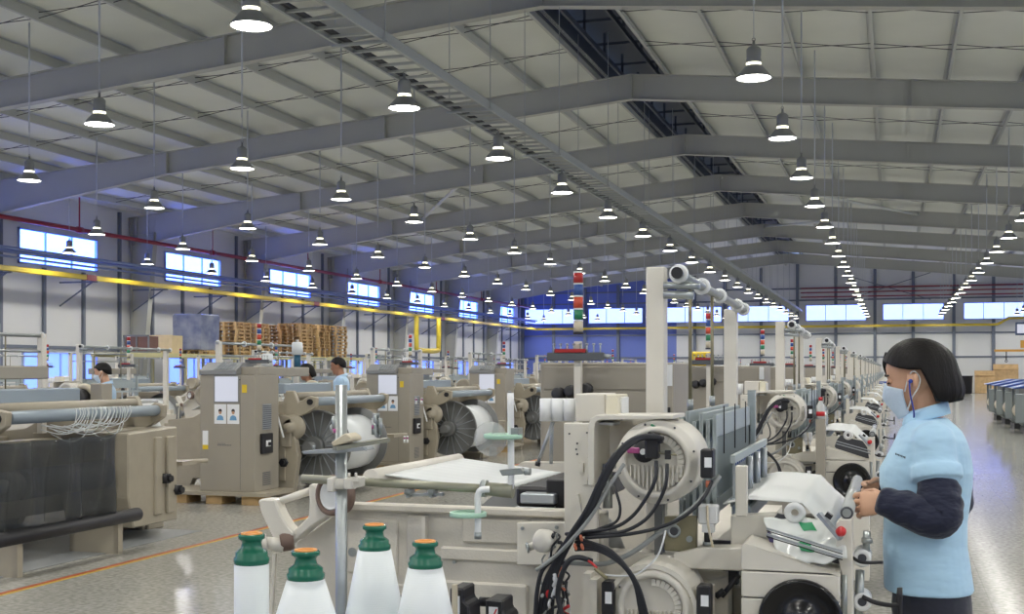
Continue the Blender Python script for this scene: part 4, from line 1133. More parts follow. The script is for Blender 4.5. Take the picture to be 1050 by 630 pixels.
# ================================================================== placing the looms
PITCH = 4.65
GA = 'looms in the row along the open aisle'
a0 = loom_A('cream weaving loom in front of the woman, with black cable bundle and black roll disc')
near = [a0]
for i in range(1, 4):
    near.append(dup(a0, (LOOM_O[0], LOOM_O[1] + PITCH * i, 0), label='cream weaving loom, %s along the open aisle behind the one the woman tends' % ORD[i - 1], skip=('connector_tangle',) if i > 1 else ()))
fa = loom_A('cream weaving loom, fourth along the open aisle behind the one the woman tends', single=True)
fa.location = (LOOM_O[0], LOOM_O[1] + PITCH * 4, 0)
for i in range(5, 16):
    dup(fa, (LOOM_O[0], LOOM_O[1] + PITCH * i, 0), label='cream weaving loom, %s along the open aisle behind the one the woman tends' % ORD[i - 1])
for i in range(0, 16):
    y = 6.48 + PITCH * i
    lab = 'tan control cabinet behind the tended loom, back panel with three black glands' if i == 0 else 'tan control cabinet of the %s loom behind the tended one' % ORD[i - 1]
    if i == 0: cA = cabinet_A((-1.43, y, 0), lab, 'control cabinets along the open aisle')
    else: dup(cA, (-1.43, y, 0), label=lab)
    lab = 'striped signal light pole in front of the cabinet behind the tended loom' if i == 0 else 'striped signal light pole of the %s loom behind the tended one' % ORD[i - 1]
    if i == 0: sA = signal_tower((-1.55, 6.09, 0), lab, 'signal lights along the open aisle')
    else: dup(sA, (-1.55, 6.09 + PITCH * i, 0), label=lab)

# rows across the marked aisle
GB = 'looms across the marked aisle'
BX = -7.52; BY = [8.75, 13.95, 18.5, 23.1, 27.7] + [32.3 + 4.6 * i for i in range(11)]
b1 = loom_B((BX, BY[1], 0), 'beige loom with dark ribbed warp beam beside the closest screen cabinet', GB)
loom_B((BX, BY[0], 0), 'beige loom closest to the camera across the marked aisle, half covered by film', GB, bare=True)
for i in (2, 3): dup(b1, (BX, BY[i], 0), label='beige loom with dark ribbed warp beam beside the %s screen cabinet from the camera' % ORD[i - 1])
fb = loom_B((BX, BY[4], 0), 'beige loom beside the fourth screen cabinet from the camera', GB, single=True)
for i in range(5, 16): dup(fb, (BX, BY[i], 0), label='beige loom beside the %s screen cabinet from the camera' % ORD[i - 1])
c1 = None
for i in range(1, 16):
    p = (BX + .40, BY[i] - 1.63, .14)
    lab = 'tan cabinet with pale screen and two portrait notices, %s from the camera across the aisle' % ORD[i - 1]
    if c1 is None: c1 = cabinet(p, lab, 'screen cabinets across the marked aisle')
    else: dup(c1, p, label=lab)
    lab = 'striped signal light pole on top of the %s screen cabinet from the camera' % ORD[i - 1]
    if i == 1: sB = signal_tower((BX + .62, BY[i] - 1.58, 1.54), lab, 'signal lights across the marked aisle', top=2.04)
    else: dup(sB, (BX + .62, BY[i] - 1.58, 1.54), label=lab)
# further rows: back to back, too far to show their parts
GC = 'looms in the rows towards the side windows'
for r, (x, kind, y0) in enumerate(((-10.5, 'A', 14.6), (-15.1, 'B', 16.5), (-18.1, 'A', 21.5))):
    for i in range(13 - r):
        y = y0 + 4.6 * i
        lab = 'beige loom, %s from the camera in the %s row beyond the screen cabinets' % (ORD[i], ORD[r])
        dup(fa if kind == 'A' else fb, (x, y, 0), label=lab, group=GC)
        if r < 2: dup(sA, (x - .5, y + 1.16 if kind == 'A' else y - 1.36, 0), label='striped signal light pole of the %s loom in the %s row beyond the screen cabinets' % (ORD[i], ORD[r]), group='signal lights in the rows towards the side windows')
# ================================================================== people
def skin_mat(name, col):
    return mat(name, col, rough=0.5, noise=0.05, nscale=30)
M_skin = skin_mat('skin_warm', srgb(214, 168, 138))
M_skin2 = skin_mat('skin_tan', srgb(176, 128, 100))
M_lip = mat('lash_dark', srgb(40, 30, 30), rough=0.6)
def cloth_mat(name, col, scale=7.0, strength=0.5, dist=0.02):
    m = mat(name, col, rough=0.75, sheen=0.2); nt = m.node_tree; b = nt.nodes['Principled BSDF']
    tc = nt.nodes.new('ShaderNodeTexCoord'); mp = nt.nodes.new('ShaderNodeMapping'); mp.inputs['Scale'].default_value = (1.0, 1.0, 2.2); mp.inputs['Rotation'].default_value = (0.3, 0.5, 0)
    n = nt.nodes.new('ShaderNodeTexNoise'); n.inputs['Scale'].default_value = scale; n.inputs['Detail'].default_value = 2.5
    bp = nt.nodes.new('ShaderNodeBump'); bp.inputs['Strength'].default_value = strength; bp.inputs['Distance'].default_value = dist
    nt.links.new(tc.outputs['Object'], mp.inputs['Vector']); nt.links.new(mp.outputs['Vector'], n.inputs['Vector'])
    nt.links.new(n.outputs['Fac'], bp.inputs['Height']); nt.links.new(bp.outputs['Normal'], b.inputs['Normal'])
    return m
M_shirt = cloth_mat('polo_light_blue', srgb(180, 218, 244), 6, 0.8)
M_guard = cloth_mat('sleeve_guard_navy', srgb(20, 27, 54), 13, 0.9, 0.02)
M_trs = cloth_mat('trousers_dark_navy', srgb(32, 36, 52), 9, 0.4)
M_mask = mat('face_mask_pale', srgb(206, 222, 236), rough=0.7, bump=0.2, bscale=90)
def hair_mat():
    m = mat('hair_black', srgb(17, 14, 14), rough=0.5, spec=0.25); nt = m.node_tree; b = nt.nodes['Principled BSDF']
    tc = nt.nodes.new('ShaderNodeTexCoord'); mp = nt.nodes.new('ShaderNodeMapping'); mp.inputs['Scale'].default_value = (1, 1, 0.08)
    n = nt.nodes.new('ShaderNodeTexNoise'); n.inputs['Scale'].default_value = 160; bp = nt.nodes.new('ShaderNodeBump'); bp.inputs['Strength'].default_value = 0.5; bp.inputs['Distance'].default_value = 0.004
    nt.links.new(tc.outputs['Object'], mp.inputs['Vector']); nt.links.new(mp.outputs['Vector'], n.inputs['Vector'])
    nt.links.new(n.outputs['Fac'], bp.inputs['Height']); nt.links.new(bp.outputs['Normal'], b.inputs['Normal'])
    return m
M_hair = hair_mat()

def ring(xc, yc, z, hx, hy, n=28, p=2.3, M=None):
    pts = []
    for i in range(n):
        a = 2 * PI * i / n; ca, sa = math.cos(a), math.sin(a)
        pts.append(Vector((xc + hx * math.copysign(abs(ca) ** (2 / p), ca), yc + hy * math.copysign(abs(sa) ** (2 / p), sa), z)))
    return [M @ q for q in pts] if M is not None else pts

def limb(b, pts, radii, seg=16, cap=True):
    """a tapered limb: cones with a sphere at every joint"""
    for (p, r), (q, r2) in zip(zip(pts, radii), zip(pts[1:], radii[1:])):
        b.cyl(p, q, r, r2, seg=seg)
    for p, r in zip(pts, radii): b.sph(p, r, u=seg, v=max(8, seg // 2))

def fuse(ob, voxel, smooth_it=6, fac=0.5):
    """turns overlapping closed pieces into one continuous surface"""
    md = ob.modifiers.new('fuse', 'REMESH'); md.mode = 'VOXEL'; md.voxel_size = voxel; md.use_smooth_shade = True
    sm = ob.modifiers.new('soft', 'SMOOTH'); sm.iterations = smooth_it; sm.factor = fac
    bpy.context.view_layer.update()
    dg = bpy.context.evaluated_depsgraph_get()
    me = bpy.data.meshes.new_from_object(ob.evaluated_get(dg))
    mats_ = list(ob.data.materials)
    ob.modifiers.clear(); ob.data = me
    if not me.materials:
        for q in mats_: me.materials.append(q)
    for f in me.polygons: f.use_smooth = True
    return ob

# head rings: height over chin, front x, back x, half width (the face looks towards -x)
HEADR = [(0.0, -.070, -.030, .022), (.010, -.082, -.012, .036), (.028, -.088, .012, .048), (.048, -.090, .035, .056), (.070, -.091, .058, .062), (.092, -.092, .078, .067),
         (.112, -.087, .090, .070), (.132, -.092, .096, .073), (.155, -.092, .098, .075), (.180, -.082, .092, .071), (.200, -.062, .074, .058), (.214, -.034, .046, .038), (.221, -.008, .014, .012)]

def person(loc, rz, label, J, skin, shirt, trousers, hairm, hair='bob', guard=None, mask=True, detail=True, earplug=False, pose_tilt=0.2):
    """local frame: feet on the floor at the origin, facing -x, the left hand on the -y side"""
    t = thing('person', loc, label, 'person', rz=rz)
    V = Vector
    H0 = V(J['chin'])                                               # chin point line: head frame origin under the head centre
    MH = Matrix.Translation(H0) @ Matrix.Rotation(J.get('yaw', 0.0), 4, 'Z') @ Matrix.Rotation(-pose_tilt, 4, 'Y') @ Matrix.Diagonal((.9, 1, 1, 1))
    # ---- body: one continuous mesh
    b = MB(skin)
    b.loft([ring((f + k) / 2, 0, z, (k - f) / 2, w_, 28, 2.2, MH) for z, f, k, w_ in HEADR])
    b.loft([[MH @ V(p) for p in q] for q in ([(-.086, -.010, .118), (-.086, .010, .118), (-.092, .006, .120), (-.092, -.006, .120)], [(-.085, -.017, .078), (-.085, .017, .078), (-.113, .010, .080), (-.113, -.010, .080)], [(-.085, -.012, .070), (-.085, .012, .070), (-.098, .008, .071), (-.098, -.008, .071)])])
    for s in (-1, 1):
        b.sph(MH @ V((.006, s * .078, .098)), 1.0, (.018, .011, .032), u=12, v=8, M=Matrix.Rotation(-pose_tilt, 4, 'Y') @ Matrix.Rotation(-.15, 4, 'Y'))
        b.sph(MH @ V((.016, s * .087, .102)), 1.0, (.010, .008, .025), u=10, v=8)
    nb = V(J['neck'])
    limb(b, [nb, MH @ V((.018, 0, .055))], [.056, .050], 18)
    T = J['torso']                                                  # (z, front, back, half width)
    b.loft([ring((f + k) / 2, 0, z, (k - f) / 2 - .012, w_ - .012, 28, 2.5) for z, f, k, w_ in T if z > J['hem'] - .01])
    for s in ('L', 'R'):
        S, E, W = V(J['sh' + s]), V(J['el' + s]), V(J['wr' + s])
        limb(b, [S, S.lerp(E, .5), E, E.lerp(W, .35), W], [.046, .042, .036, .036, .025], 16)
        hd = V(J['hd' + s]).normalized(); up = V(J['up' + s]); up = (up - hd * up.dot(hd)).normalized(); pal = V(J['pa' + s]); pal = (pal - hd * pal.dot(hd) - up * pal.dot(up)).normalized()
        # palm: broad flat block of rings, then five separate fingers
        rings = []
        for d, hw, th in ((0.0, .024, .019), (.02, .031, .018), (.05, .039, .015), (.078, .041, .013), (.088, .037, .009)):
            c = W + hd * d; rings.append([c + up * (hw * math.cos(2 * PI * i / 16)) + pal * (th * math.sin(2 * PI * i / 16)) for i in range(16)])
        b.loft(rings)
        cu = J.get('curl', 1.0)
        for i, (off, L, r) in enumerate(((.033, .070, .0082), (.0112, .077, .0084), (-.0112, .072, .0082), (-.032, .057, .0074))):
            k0 = W + hd * .078 + up * off
            d1 = (hd * math.cos(.45 * cu + .06 * i) + pal * math.sin(.45 * cu + .06 * i)); d2 = (hd * math.cos(1.25 * cu + .08 * i) + pal * math.sin(1.25 * cu + .08 * i)); d3 = (hd * math.cos(1.9 * cu) + pal * math.sin(1.9 * cu))
            p1 = k0 + d1 * L * .46; p2 = p1 + d2 * L * .32; p3 = p2 + d3 * L * .22
            limb(b, [k0 - hd * .012, p1, p2, p3], [r * 1.08, r, r * .92, r * .78], 10)
        q0 = W + hd * .022 + up * .022 + pal * .006; q1 = q0 + hd * .030 + up * .022 + pal * .014; q2 = q1 + hd * .028 + up * .004 + pal * .016; q3 = q2 + hd * .02 - up * .006 + pal * .008
        limb(b, [q0, q1, q2, q3], [.014, .0105, .0095, .0075], 10)
    for s, sy in (('L', -1), ('R', 1)):
        hp, kn, an = V((J['hipx'], sy * .085, .84)), V((J['hipx'] - .02, sy * .088, .45)), V((J['hipx'] + .02, sy * .09, .08))
        limb(b, [hp, hp.lerp(kn, .5), kn, kn.lerp(an, .35), an], [.085, .072, .052, .05, .034], 16)
        b.loft([[an + V((x, y_ * 1.0, z)) for y_, z in [(-.03, -.03), (.03, -.03), (.03, .02), (-.03, .02)]] for x in (.03, -.06)])
    body = b.build('body', t); body.location = (0, 0, 0)
    fuse(body, .0032 if detail else .009, 3)
    # ---- shirt
    b = MB(shirt)
    TT = [q for q in T if q[0] >= J['hem'] - .001]
    b.loft([ring((f + k) / 2, 0, z, (k - f) / 2 + .006, w_ + .006, 32, 2.5) for z, f, k, w_ in TT])
    for s in ('L', 'R'):
        S, E = V(J['sh' + s]), V(J['el' + s])
        limb(b, [S + V((0, 0, -.005)), S.lerp(E, J['slv'] * .6), S.lerp(E, J['slv'])], [.066, .064, .063], 20)
        e = S.lerp(E, J['slv']); d = (E - S).normalized()
    for s in ('L', 'R'):                                            # sleeve hems stand off the arm
        S, E = V(J['sh' + s]), V(J['el' + s]); e = S.lerp(E, J['slv']); d = (E - S).normalized()
        b.lathe([(.056, -.03), (.076, -.03), (.077, .012), (.056, .012)], e, tuple(d), seg=28)
    sh = b.build('polo_shirt', t); fuse(sh, .006 if detail else .012, 5)
    # collar, button placket
    b = MB(shirt)
    n = 28
    def col(u, v):
        a = -2.55 + 5.1 * u
        r = .064 + .010 * v; z = J['neckz'] + .030 - .042 * v + .018 * math.cos(a) * -1 * 0
        return (nb.x - .004 + math.cos(a) * -r * -1.05 + (.0 if abs(a) < 2 else 0), math.sin(a) * r, z + .022 * math.cos(a))
    b.grid(col, n, 4, thick=.004); b.build('collar', sh)
    # ---- trousers and shoes
    b = MB(trousers)
    hx = J['hipx']
    b.loft([ring(hx, 0, z, hx_, hy_, 28, 2.5) for z, hx_, hy_ in ((.66, .115, .165), (.74, .124, .172), (.80, .118, .168), (J['hem'] + .04, .09, .13))])
    for sy in (-1, 1):
        limb(b, [V((hx, sy * .088, .80)), V((hx - .01, sy * .09, .62)), V((hx - .02, sy * .092, .45)), V((hx + .0, sy * .092, .25)), V((hx + .015, sy * .092, .09))], [.098, .086, .072, .066, .062], 18)
    tr = b.build('trousers', t); fuse(tr, .009, 4)
    for sy in (-1, 1):
        b = MB(M_gloss); an = V((hx + .02, sy * .092, 0))
        b.loft([[an + V((x, y_ * w_, z * h_ + .0)) for y_, z in [(-1, 0), (-1.02, .35), (-.7, .9), (0, 1), (.7, .9), (1.02, .35), (1, 0)]] for x, w_, h_ in ((.06, .028, .06), (.05, .036, .085), (-.03, .042, .09), (-.10, .046, .062), (-.16, .042, .05), (-.185, .024, .034))])
        b.build('shoe', t)
    # ---- sleeve guards
    if guard:
        for s in ('L', 'R'):
            S, E, W = V(J['sh' + s]), V(J['el' + s]), V(J['wr' + s]); b = MB(guard); rings = []
            st = S.lerp(E, J['slv'] * .93); bend = 14
            path = [st.lerp(E, i / 12) for i in range(12)] + [E.lerp(W, i / 10.6) for i in range(14)]
            # round the elbow
            for _ in range(3):
                path = [path[0]] + [(path[i - 1] + path[i] * 2 + path[i + 1]) / 4 for i in range(1, len(path) - 1)] + [path[-1]]
            rnd = random.Random(3); m_ = len(path); x = None
            for i, c in enumerate(path):
                d = (path[min(i + 1, m_ - 1)] - path[max(i - 1, 0)]).normalized()
                if x is None: x = d.cross(V((0, 1, 0))).normalized()
                x = (x - d * x.dot(d)).normalized(); y = d.cross(x); f = i / (m_ - 1)
                r = [.050, .060, .062, .061, .059, .058, .054, .046, .037][min(int(f * 8), 8)]
                ff = f * 8 - int(f * 8) if f < 1 else 0
                lst = [.054, .063, .066, .067, .065, .062, .057, .049, .038, .038]; r = lst[int(f * 8)] * (1 - ff) + lst[int(f * 8) + 1] * ff
                rings.append([c + (x * math.cos(a) + y * math.sin(a)) * (r * (1 + .05 * math.sin(3 * a + i * 1.9) + .055 * math.sin(i * 1.7 + 2 * a))) for a in [2 * PI * k / 28 for k in range(28)]])
            b.loft(rings); gd = b.build('sleeve_guard', t)
            b2_ = gd.modifiers.new('sub', 'SUBSURF'); b2_.levels = 1; b2_.render_levels = 1
    # ---- hair
    b = MB(hairm); hc = V((.006, 0, .128))
    def hpt(u, v, k=1.0):
        a = 2 * PI * u                                              # 0: towards the face
        ca, sa = math.cos(a), math.sin(a); A = abs(((math.degrees(a) + 180) % 360) - 180); side = 1 if sa > 0 else -1     # side +1: right (+y)
        if hair == 'bob':
            xs = [0, 26, 48, 66, 84, 106, 119, 136, 180]
            zs = [.058, .050, .038, .024, .014, .006, -.100, -.106, -.102]
            if side > 0: zs = [.058, .020, -.045, -.07, -.085, -.10, -.105, -.112, -.108]
        else:
            xs = [0, 40, 62, 80, 100, 112, 140, 180]; zs = [.055, .05, .035, .0, .01, -.03, -.06, -.065]
            
        zb = zs[-1]
        for i in range(len(xs) - 1):
            if xs[i] <= A <= xs[i + 1]:
                f = (A - xs[i]) / (xs[i + 1] - xs[i]); zb = zs[i] * (1 - f) + zs[i + 1] * f; break
        thick = 1.0 if hair == 'bob' else .92
        rx = (.116 if ca > 0 else .146) * thick; ry = .096 * thick; rzz = .112 * (1.0 if hair == 'bob' else .96)
        # arc over the crown down to the equator, then a falling curtain
        arc = PI / 2; drop = 1.0
        tot_end = math.acos(max(-1, min(1, zb / rzz))) if zb > 0 else PI / 2 + (-zb) / .1
        s_ = v * tot_end
        if s_ <= PI / 2:
            z = rzz * math.cos(s_); rr = math.sin(s_)
        else:
            q = (s_ - PI / 2) * .1; z = -q; g_ = q / .11
            rr = 1.0 + (.07 * math.sin(min(g_, 1) * PI * .75) - .12 * max(g_ - .72, 0) / .28 * .6 if hair == 'bob' else -.16 * g_)
        wob = 1 + .010 * math.sin(a * 23 + 2 * math.sin(v * 5)) * v
        return MH @ (hc + V((-ca * rx * rr * wob * k, sa * ry * rr * wob * k, z * (k if s_ < PI / 2 else 1))))
    nu, nv = (96, 26) if detail else (40, 12)
    O = [[b.bm.verts.new(hpt(i / nu, j / nv)) for j in range(1, nv + 1)] for i in range(nu)]
    I = [[b.bm.verts.new(hpt(i / nu, j / nv, .84)) for j in range(1, nv + 1)] for i in range(nu)]
    top = b.bm.verts.new(hpt(0, 0)); itop = b.bm.verts.new(hpt(0, 0, .84))
    def fc(*vs):
        f = b.bm.faces.new(vs); f.smooth = True
    for i in range(nu):
        j2 = (i + 1) % nu
        fc(top, O[i][0], O[j2][0]); fc(itop, I[j2][0], I[i][0])
        for j in range(nv - 1):
            fc(O[i][j], O[i][j + 1], O[j2][j + 1], O[j2][j]); fc(I[i][j], I[j2][j], I[j2][j + 1], I[i][j + 1])
        fc(O[i][nv - 1], I[i][nv - 1], I[j2][nv - 1], O[j2][nv - 1])
    if hair == 'bob':                                               # a lock falling in front of the far cheek
        for dx, dy in ((.006, .004), (.014, .018)):
            b.tube([MH @ V(p) for p in ((-.088 + dx, .020 + dy, .205), (-.106 + dx, .030 + dy, .175), (-.106 + dx, .042 + dy, .140), (-.096 + dx, .054 + dy, .095))], .009, seg=8, r1=.003)
    b.build('hair', t)
    # ---- eyes: dark lash line and brow, the lids lowered
    b = MB(M_lip)
    for s in (-1, 1):
        b.tube([MH @ V(p) for p in ((-.0855, s * .018, .110), (-.088, s * .032, .1065), (-.079, s * .047, .108))], .0028, seg=6, sub=5)
        b.tube([MH @ V(p) for p in ((-.094, s * .016, .130), (-.092, s * .034, .134), (-.078, s * .052, .130))], .0030, seg=6, sub=5)
    b.build('eyelashes', t)
    b = MB(skin)
    for s in (-1, 1): b.sph(MH @ V((-.077, s * .033, .111)), 1.0, (.012, .016, .010), u=12, v=8)
    b.build('eyelid', t)
    # ---- mask
    if mask:
        b = MB(M_mask)
        def mk(u, v):
            a = -1.35 + 2.7 * u; z = -.012 + .112 * v
            zz = max(0, min(z, .22))
            for q in range(len(HEADR) - 1):
                if HEADR[q][0] <= zz <= HEADR[q + 1][0]:
                    g_ = (zz - HEADR[q][0]) / (HEADR[q + 1][0] - HEADR[q][0]); fr = HEADR[q][1] * (1 - g_) + HEADR[q + 1][1] * g_; bk = HEADR[q][2] * (1 - g_) + HEADR[q + 1][2] * g_; wd = HEADR[q][3] * (1 - g_) + HEADR[q + 1][3] * g_; break
            fr = -.074 - .020 * min(1, v * 1.4) - .008 * math.sin(v * PI); wd = .048 + .022 * min(1, v * 1.2)
            x = -.006 + (fr + .006) * math.cos(a) ** .8
            x -= .018 * math.exp(-(a / .36) ** 2) * math.exp(-((v - .66) / .32) ** 2)
            zt = z - .020 * (abs(a) / 1.35) ** 2 * v + .012 * (abs(a) / 1.35) ** 2 * (1 - v)
            if abs(a) < .3 and v > .8: zt += .008
            return MH @ V((x, (wd + .006) * math.sin(a), zt))
        b.grid(mk, 30, 14, thick=.003); b.build('face_mask', t, label='pale blue face mask')
        for s in (-1, 1):
            b = MB(M_white)
            b.tube([MH @ V(p) for p in ((-.028, s * .074, .072), (-.008, s * .079, .112), (.012, s * .085, .132), (.026, s * .080, .12), (.030, s * .078, .10), (.018, s * .082, .076), (-.006, s * .078, .05), (-.032, s * .060, .012))], .0024, seg=6)
            b.build('ear_loop', t, label='white ear loop of the mask')
    if earplug:
        b = MB(mat('earplug_blue', srgb(48, 70, 160), rough=.5)); p = MH @ V((.0, -.084, .098)); b.cyl(p + V((.004, .02, 0)), p + V((-.002, -.012, .004)), .006, .005, seg=10); b.sph(p + V((-.002, -.012, .004)), .007, u=10, v=6)
        p2 = MH @ V((-.004, -.094, .098)); b.tube([p2, MH @ V((-.008, -.092, .06)), MH @ V((-.008, -.078, .01)), MH @ V((-.015, -.055, -.03)), MH @ V((.0, -.02, -.055)), MH @ V((.0, .03, -.055)), MH @ V((0, .078, .02)), MH @ V((.0, .084, .098))], .0028, seg=6)
        b.build('earplug_cord', t, label='blue earplug on a cord')
    return t

def joints(h=1.0, arm='down'):
    J = dict(chin=(-.01, 0, 1.365), neck=(.03, 0, 1.30), neckz=1.325, hipx=.02, hem=.80, slv=.45, curl=.5,
             torso=[(.70, -.105, .14, .17), (.80, -.115, .145, .182), (.90, -.11, .13, .172), (1.02, -.105, .115, .158), (1.12, -.115, .125, .165), (1.20, -.11, .13, .18), (1.265, -.085, .12, .185), (1.305, -.055, .10, .15), (1.33, -.035, .085, .085), (1.345, -.02, .07, .055)],
             shL=(.02, -.165, 1.27), shR=(.02, .165, 1.27))
    if arm == 'down':
        J.update(elL=(.04, -.21, 1.0), elR=(.04, .21, 1.0), wrL=(-.04, -.22, .78), wrR=(-.04, .22, .78), hdL=(-.1, 0, -1), hdR=(-.1, 0, -1), upL=(-1, 0, .1), upR=(-1, 0, .1), paL=(0, 1, 0), paR=(0, -1, 0))
    else:
        J.update(elL=(.03, -.2, 1.02), elR=(.03, .2, 1.02), wrL=(-.2, -.13, 1.08), wrR=(-.2, .13, 1.08), hdL=(-1, .3, .1), hdR=(-1, -.3, .1), upL=(0, .1, 1), upR=(0, -.1, 1), paL=(0, 1, 0), paR=(0, -1, 0))
    return J

# ---- the woman at the tended loom
WO = Vector((0.125, 4.12, 0.0))
def L(u, v, Y): return N(u, v, Y) - WO
def tor(v, fu, bu, w_):
    a, c = L(fu, v, 4.12), L(bu, v, 4.12); return (a.z, a.x, c.x, w_)
J = joints()
J['torso'] = [tor(v, f, k, w_) for v, f, k, w_ in ((632, 912, 994, .17), (601, 908, 997, .185), (582, 908, 994, .18), (556, 907, 990, .168), (532, 908, 990, .16), (512, 909, 993, .160), (497, 903.5, 995, .168), (480, 903.5, 996, .175), (462, 914, 993, .185), (450, 920, 989, .185), (441, 924, 984, .16), (434, 929, 976, .10), (428, 931, 969, .06))]
J['hem'] = L(908, 601, 4.12).z
hx = (L(914, 615, 4.12).x + L(997, 615, 4.12).x) / 2; J['hipx'] = hx
J['neck'] = tuple(L(949, 432, 4.12)); J['neckz'] = J['neck'][2] + .015
J['chin'] = tuple(L(943.5, 423, 4.12))
J.update(shL=tuple(L(957, 452, 3.965)), elL=tuple(L(966, 535, 3.90)), wrL=tuple(L(911, 516, 3.90)), shR=tuple(L(960, 452, 4.28)), elR=tuple(L(980, 520, 4.36)), wrR=tuple(L(914, 504, 4.22)))
J.update(yaw=-.16, hdL=(-.93, .30, -.1), upL=(0, .35, 1), paL=(.2, .85, -.5), hdR=(-.9, -.5, -.02), upR=(0, -.1, 1), paR=(.2, -1, 0), slv=.44, curl=.85)
woman = person(tuple(WO), 0.0, 'woman in light blue polo with navy sleeve guards and mask, tending the loom', J, M_skin, M_shirt, M_trs, M_hair, guard=M_guard, earplug=True, pose_tilt=-0.17 if False else 0.16)

# small dark blue embroidery on the chest of the polo shirt
from mathutils.bvhtree import BVHTree
sh = [c for c in kids(woman) if c.name.startswith('polo_shirt')][0]
bvh = BVHTree.FromPolygons([v.co for v in sh.data.vertices], [p.vertices[:] for p in sh.data.polygons])
co = Vector((0, 0, CAMH)) - WO
b = MB(M_guard); n_ = 0
for i in range(7):
    u, v = 919 + i * 1.5, 466.0 + i * .55
    d = (L(u, v, 4.0) - co).normalized(); hit = bvh.ray_cast(co, d)
    if hit[0] is not None:
        q = hit[0] + hit[1] * .001; n_ += 1
        b.box(q, (.0028, .0028, .0045 if i % 2 else .0065))
if n_: b.build('chest_embroidery', sh, label='small dark blue embroidery on the chest')

# ---- people far off between the looms
M_shirtw = cloth_mat('shirt_pale_blue', srgb(176, 206, 232)); M_shirtd = cloth_mat('shirt_dark', srgb(40, 44, 60)); M_trs2 = cloth_mat('trousers_black', srgb(28, 30, 36))
person((-9.28, 12.8, 0), math.radians(25), 'person in pale blue shirt and face mask standing behind the film-covered loom', joints(), M_skin, M_shirtw, M_trs2, M_hair, hair='short', detail=False)
p2 = person((-7.62, 16.0, 0), math.radians(20), 'man in light blue shirt leaning over between the first two screen cabinets', joints(arm='fwd'), M_skin2, M_shirtw, M_trs2, M_hair, hair='short', mask=False, detail=False)
p2.scale = (1.06, 1.06, 1.06)
person((-8.13, 16.0, 0), math.radians(30), 'person in dark top with long dark hair standing beside the man in light blue', joints(), M_skin2, M_shirtd, M_trs2, M_hair, hair='bob', mask=False, detail=False)
# ================================================================== things in the front
# yarn bobbins on a creel trolley
M_green = mat('bobbin_green_cap', srgb(24, 104, 82), rough=0.25)
M_orange = mat('bobbin_orange_core', srgb(222, 150, 72), rough=0.45)
def yarn_mat():
    m = mat('bobbin_yarn_winding', srgb(228, 234, 236), rough=0.3, sheen=0.3); nt = m.node_tree; b = nt.nodes['Principled BSDF']
    tc = nt.nodes.new('ShaderNodeTexCoord'); wv = nt.nodes.new('ShaderNodeTexWave'); wv.bands_direction = 'Z'; wv.inputs['Scale'].default_value = 60; wv.inputs['Distortion'].default_value = 1.5
    bp = nt.nodes.new('ShaderNodeBump'); bp.inputs['Strength'].default_value = .06; bp.inputs['Distance'].default_value = .003
    nt.links.new(tc.outputs['Object'], wv.inputs['Vector']); nt.links.new(wv.outputs['Fac'], bp.inputs['Height']); nt.links.new(bp.outputs['Normal'], b.inputs['Normal'])
    return m
M_byarn = yarn_mat()
TZB = 0.70
def bobbin(u, vtop, vfl, wfl, wy0, vb, wyb, Y, label):
    """pixel measures of one bobbin, built upright on its axis at the given depth"""
    p = N(u, vtop, Y); k = (N(u + 1, vtop, Y) - N(u, vtop, Y)).x * 0.985; kz = N(u, 0, Y).z - N(u, 1, Y).z
    zt = p.z - .004; zf = N(u, vfl, Y).z; rf = wfl / 2 * k; r0 = wy0 / 2 * k; rb0 = wyb / 2 * k; zb = N(u, vb, Y).z
    slope = (rb0 - r0) / max(zf - zb, 1e-4)
    t = thing('yarn_bobbin', (p.x, Y, TZB), label, 'bobbin', 'yarn bobbins on the creel trolley'); o = (p.x, Y, TZB)
    h = zt - zf
    b = MB(M_green)
    b.lathe([(rf * .5, -.02), (rf * .97, -.002), (rf, .004), (rf, h * .16), (rf * .90, h * .22), (rf * .90, h * .36), (rf * .80, h * .42), (rf * .60, h * .52), (rf * .54, h * .70), (rf * .62, h * .80), (rf * .74, h * .84), (rf * .75, h * .95), (rf * .70, h), (rf * .5, h), (rf * .46, h * .9)], (p.x, Y, zf), seg=32, cap1=False)
    b.build('bobbin_cap', t, o)
    b = MB(M_orange); b.lathe([(rf * .60, h * .99), (rf * .60, h + .003), (rf * .40, h + .003), (rf * .40, h * .80), (0, h * .80)], (p.x, Y, zf), seg=28, cap0=False); b.build('tube_core', t, o)
    b = MB(M_byarn)
    L_ = zf - TZB
    prof = [(r0 * .3, 0.0)]
    if slope > 0.02:
        d1 = min(L_ * .72, .21); prof = [(rf * .6, L_), (r0, L_ - .002), (r0 + slope * d1 * .5, L_ - d1 * .5), (r0 + slope * d1, L_ - d1), (r0 + slope * d1 + .004, L_ - d1 - .02), (r0 + slope * d1 - .006, .03), (r0 * .9, .01), (r0 * .8, 0)][::-1]
    else:
        prof = [(r0 * .8, 0), (r0, .02), (r0, L_ - .004), (r0 * .9, L_)]
    b.lathe(prof, (p.x, Y, TZB), seg=40); b.build('yarn_winding', t, o)
    return t
bobbin(258, 546, 577, 33, 32, 630, 32, 2.50, 'slim straight yarn bobbin with green cap, the one standing apart by the roller end')
bobbin(313.5, 563, 593, 36, 35, 630, 56, 2.45, 'conical yarn bobbin with green cap, the lowest of the cones')
bobbin(384, 537, 563, 31, 32, 630, 56, 2.62, 'conical yarn bobbin with green cap, the tallest of the cones')
bobbin(436, 554, 581, 34, 34, 630, 54, 2.56, 'conical yarn bobbin with green cap, beside the black feeder units')
t = thing('creel_trolley', (-1.2, 2.6, 0), 'low metal trolley carrying the green capped yarn bobbins', 'trolley')
o = (-1.2, 2.6, 0)
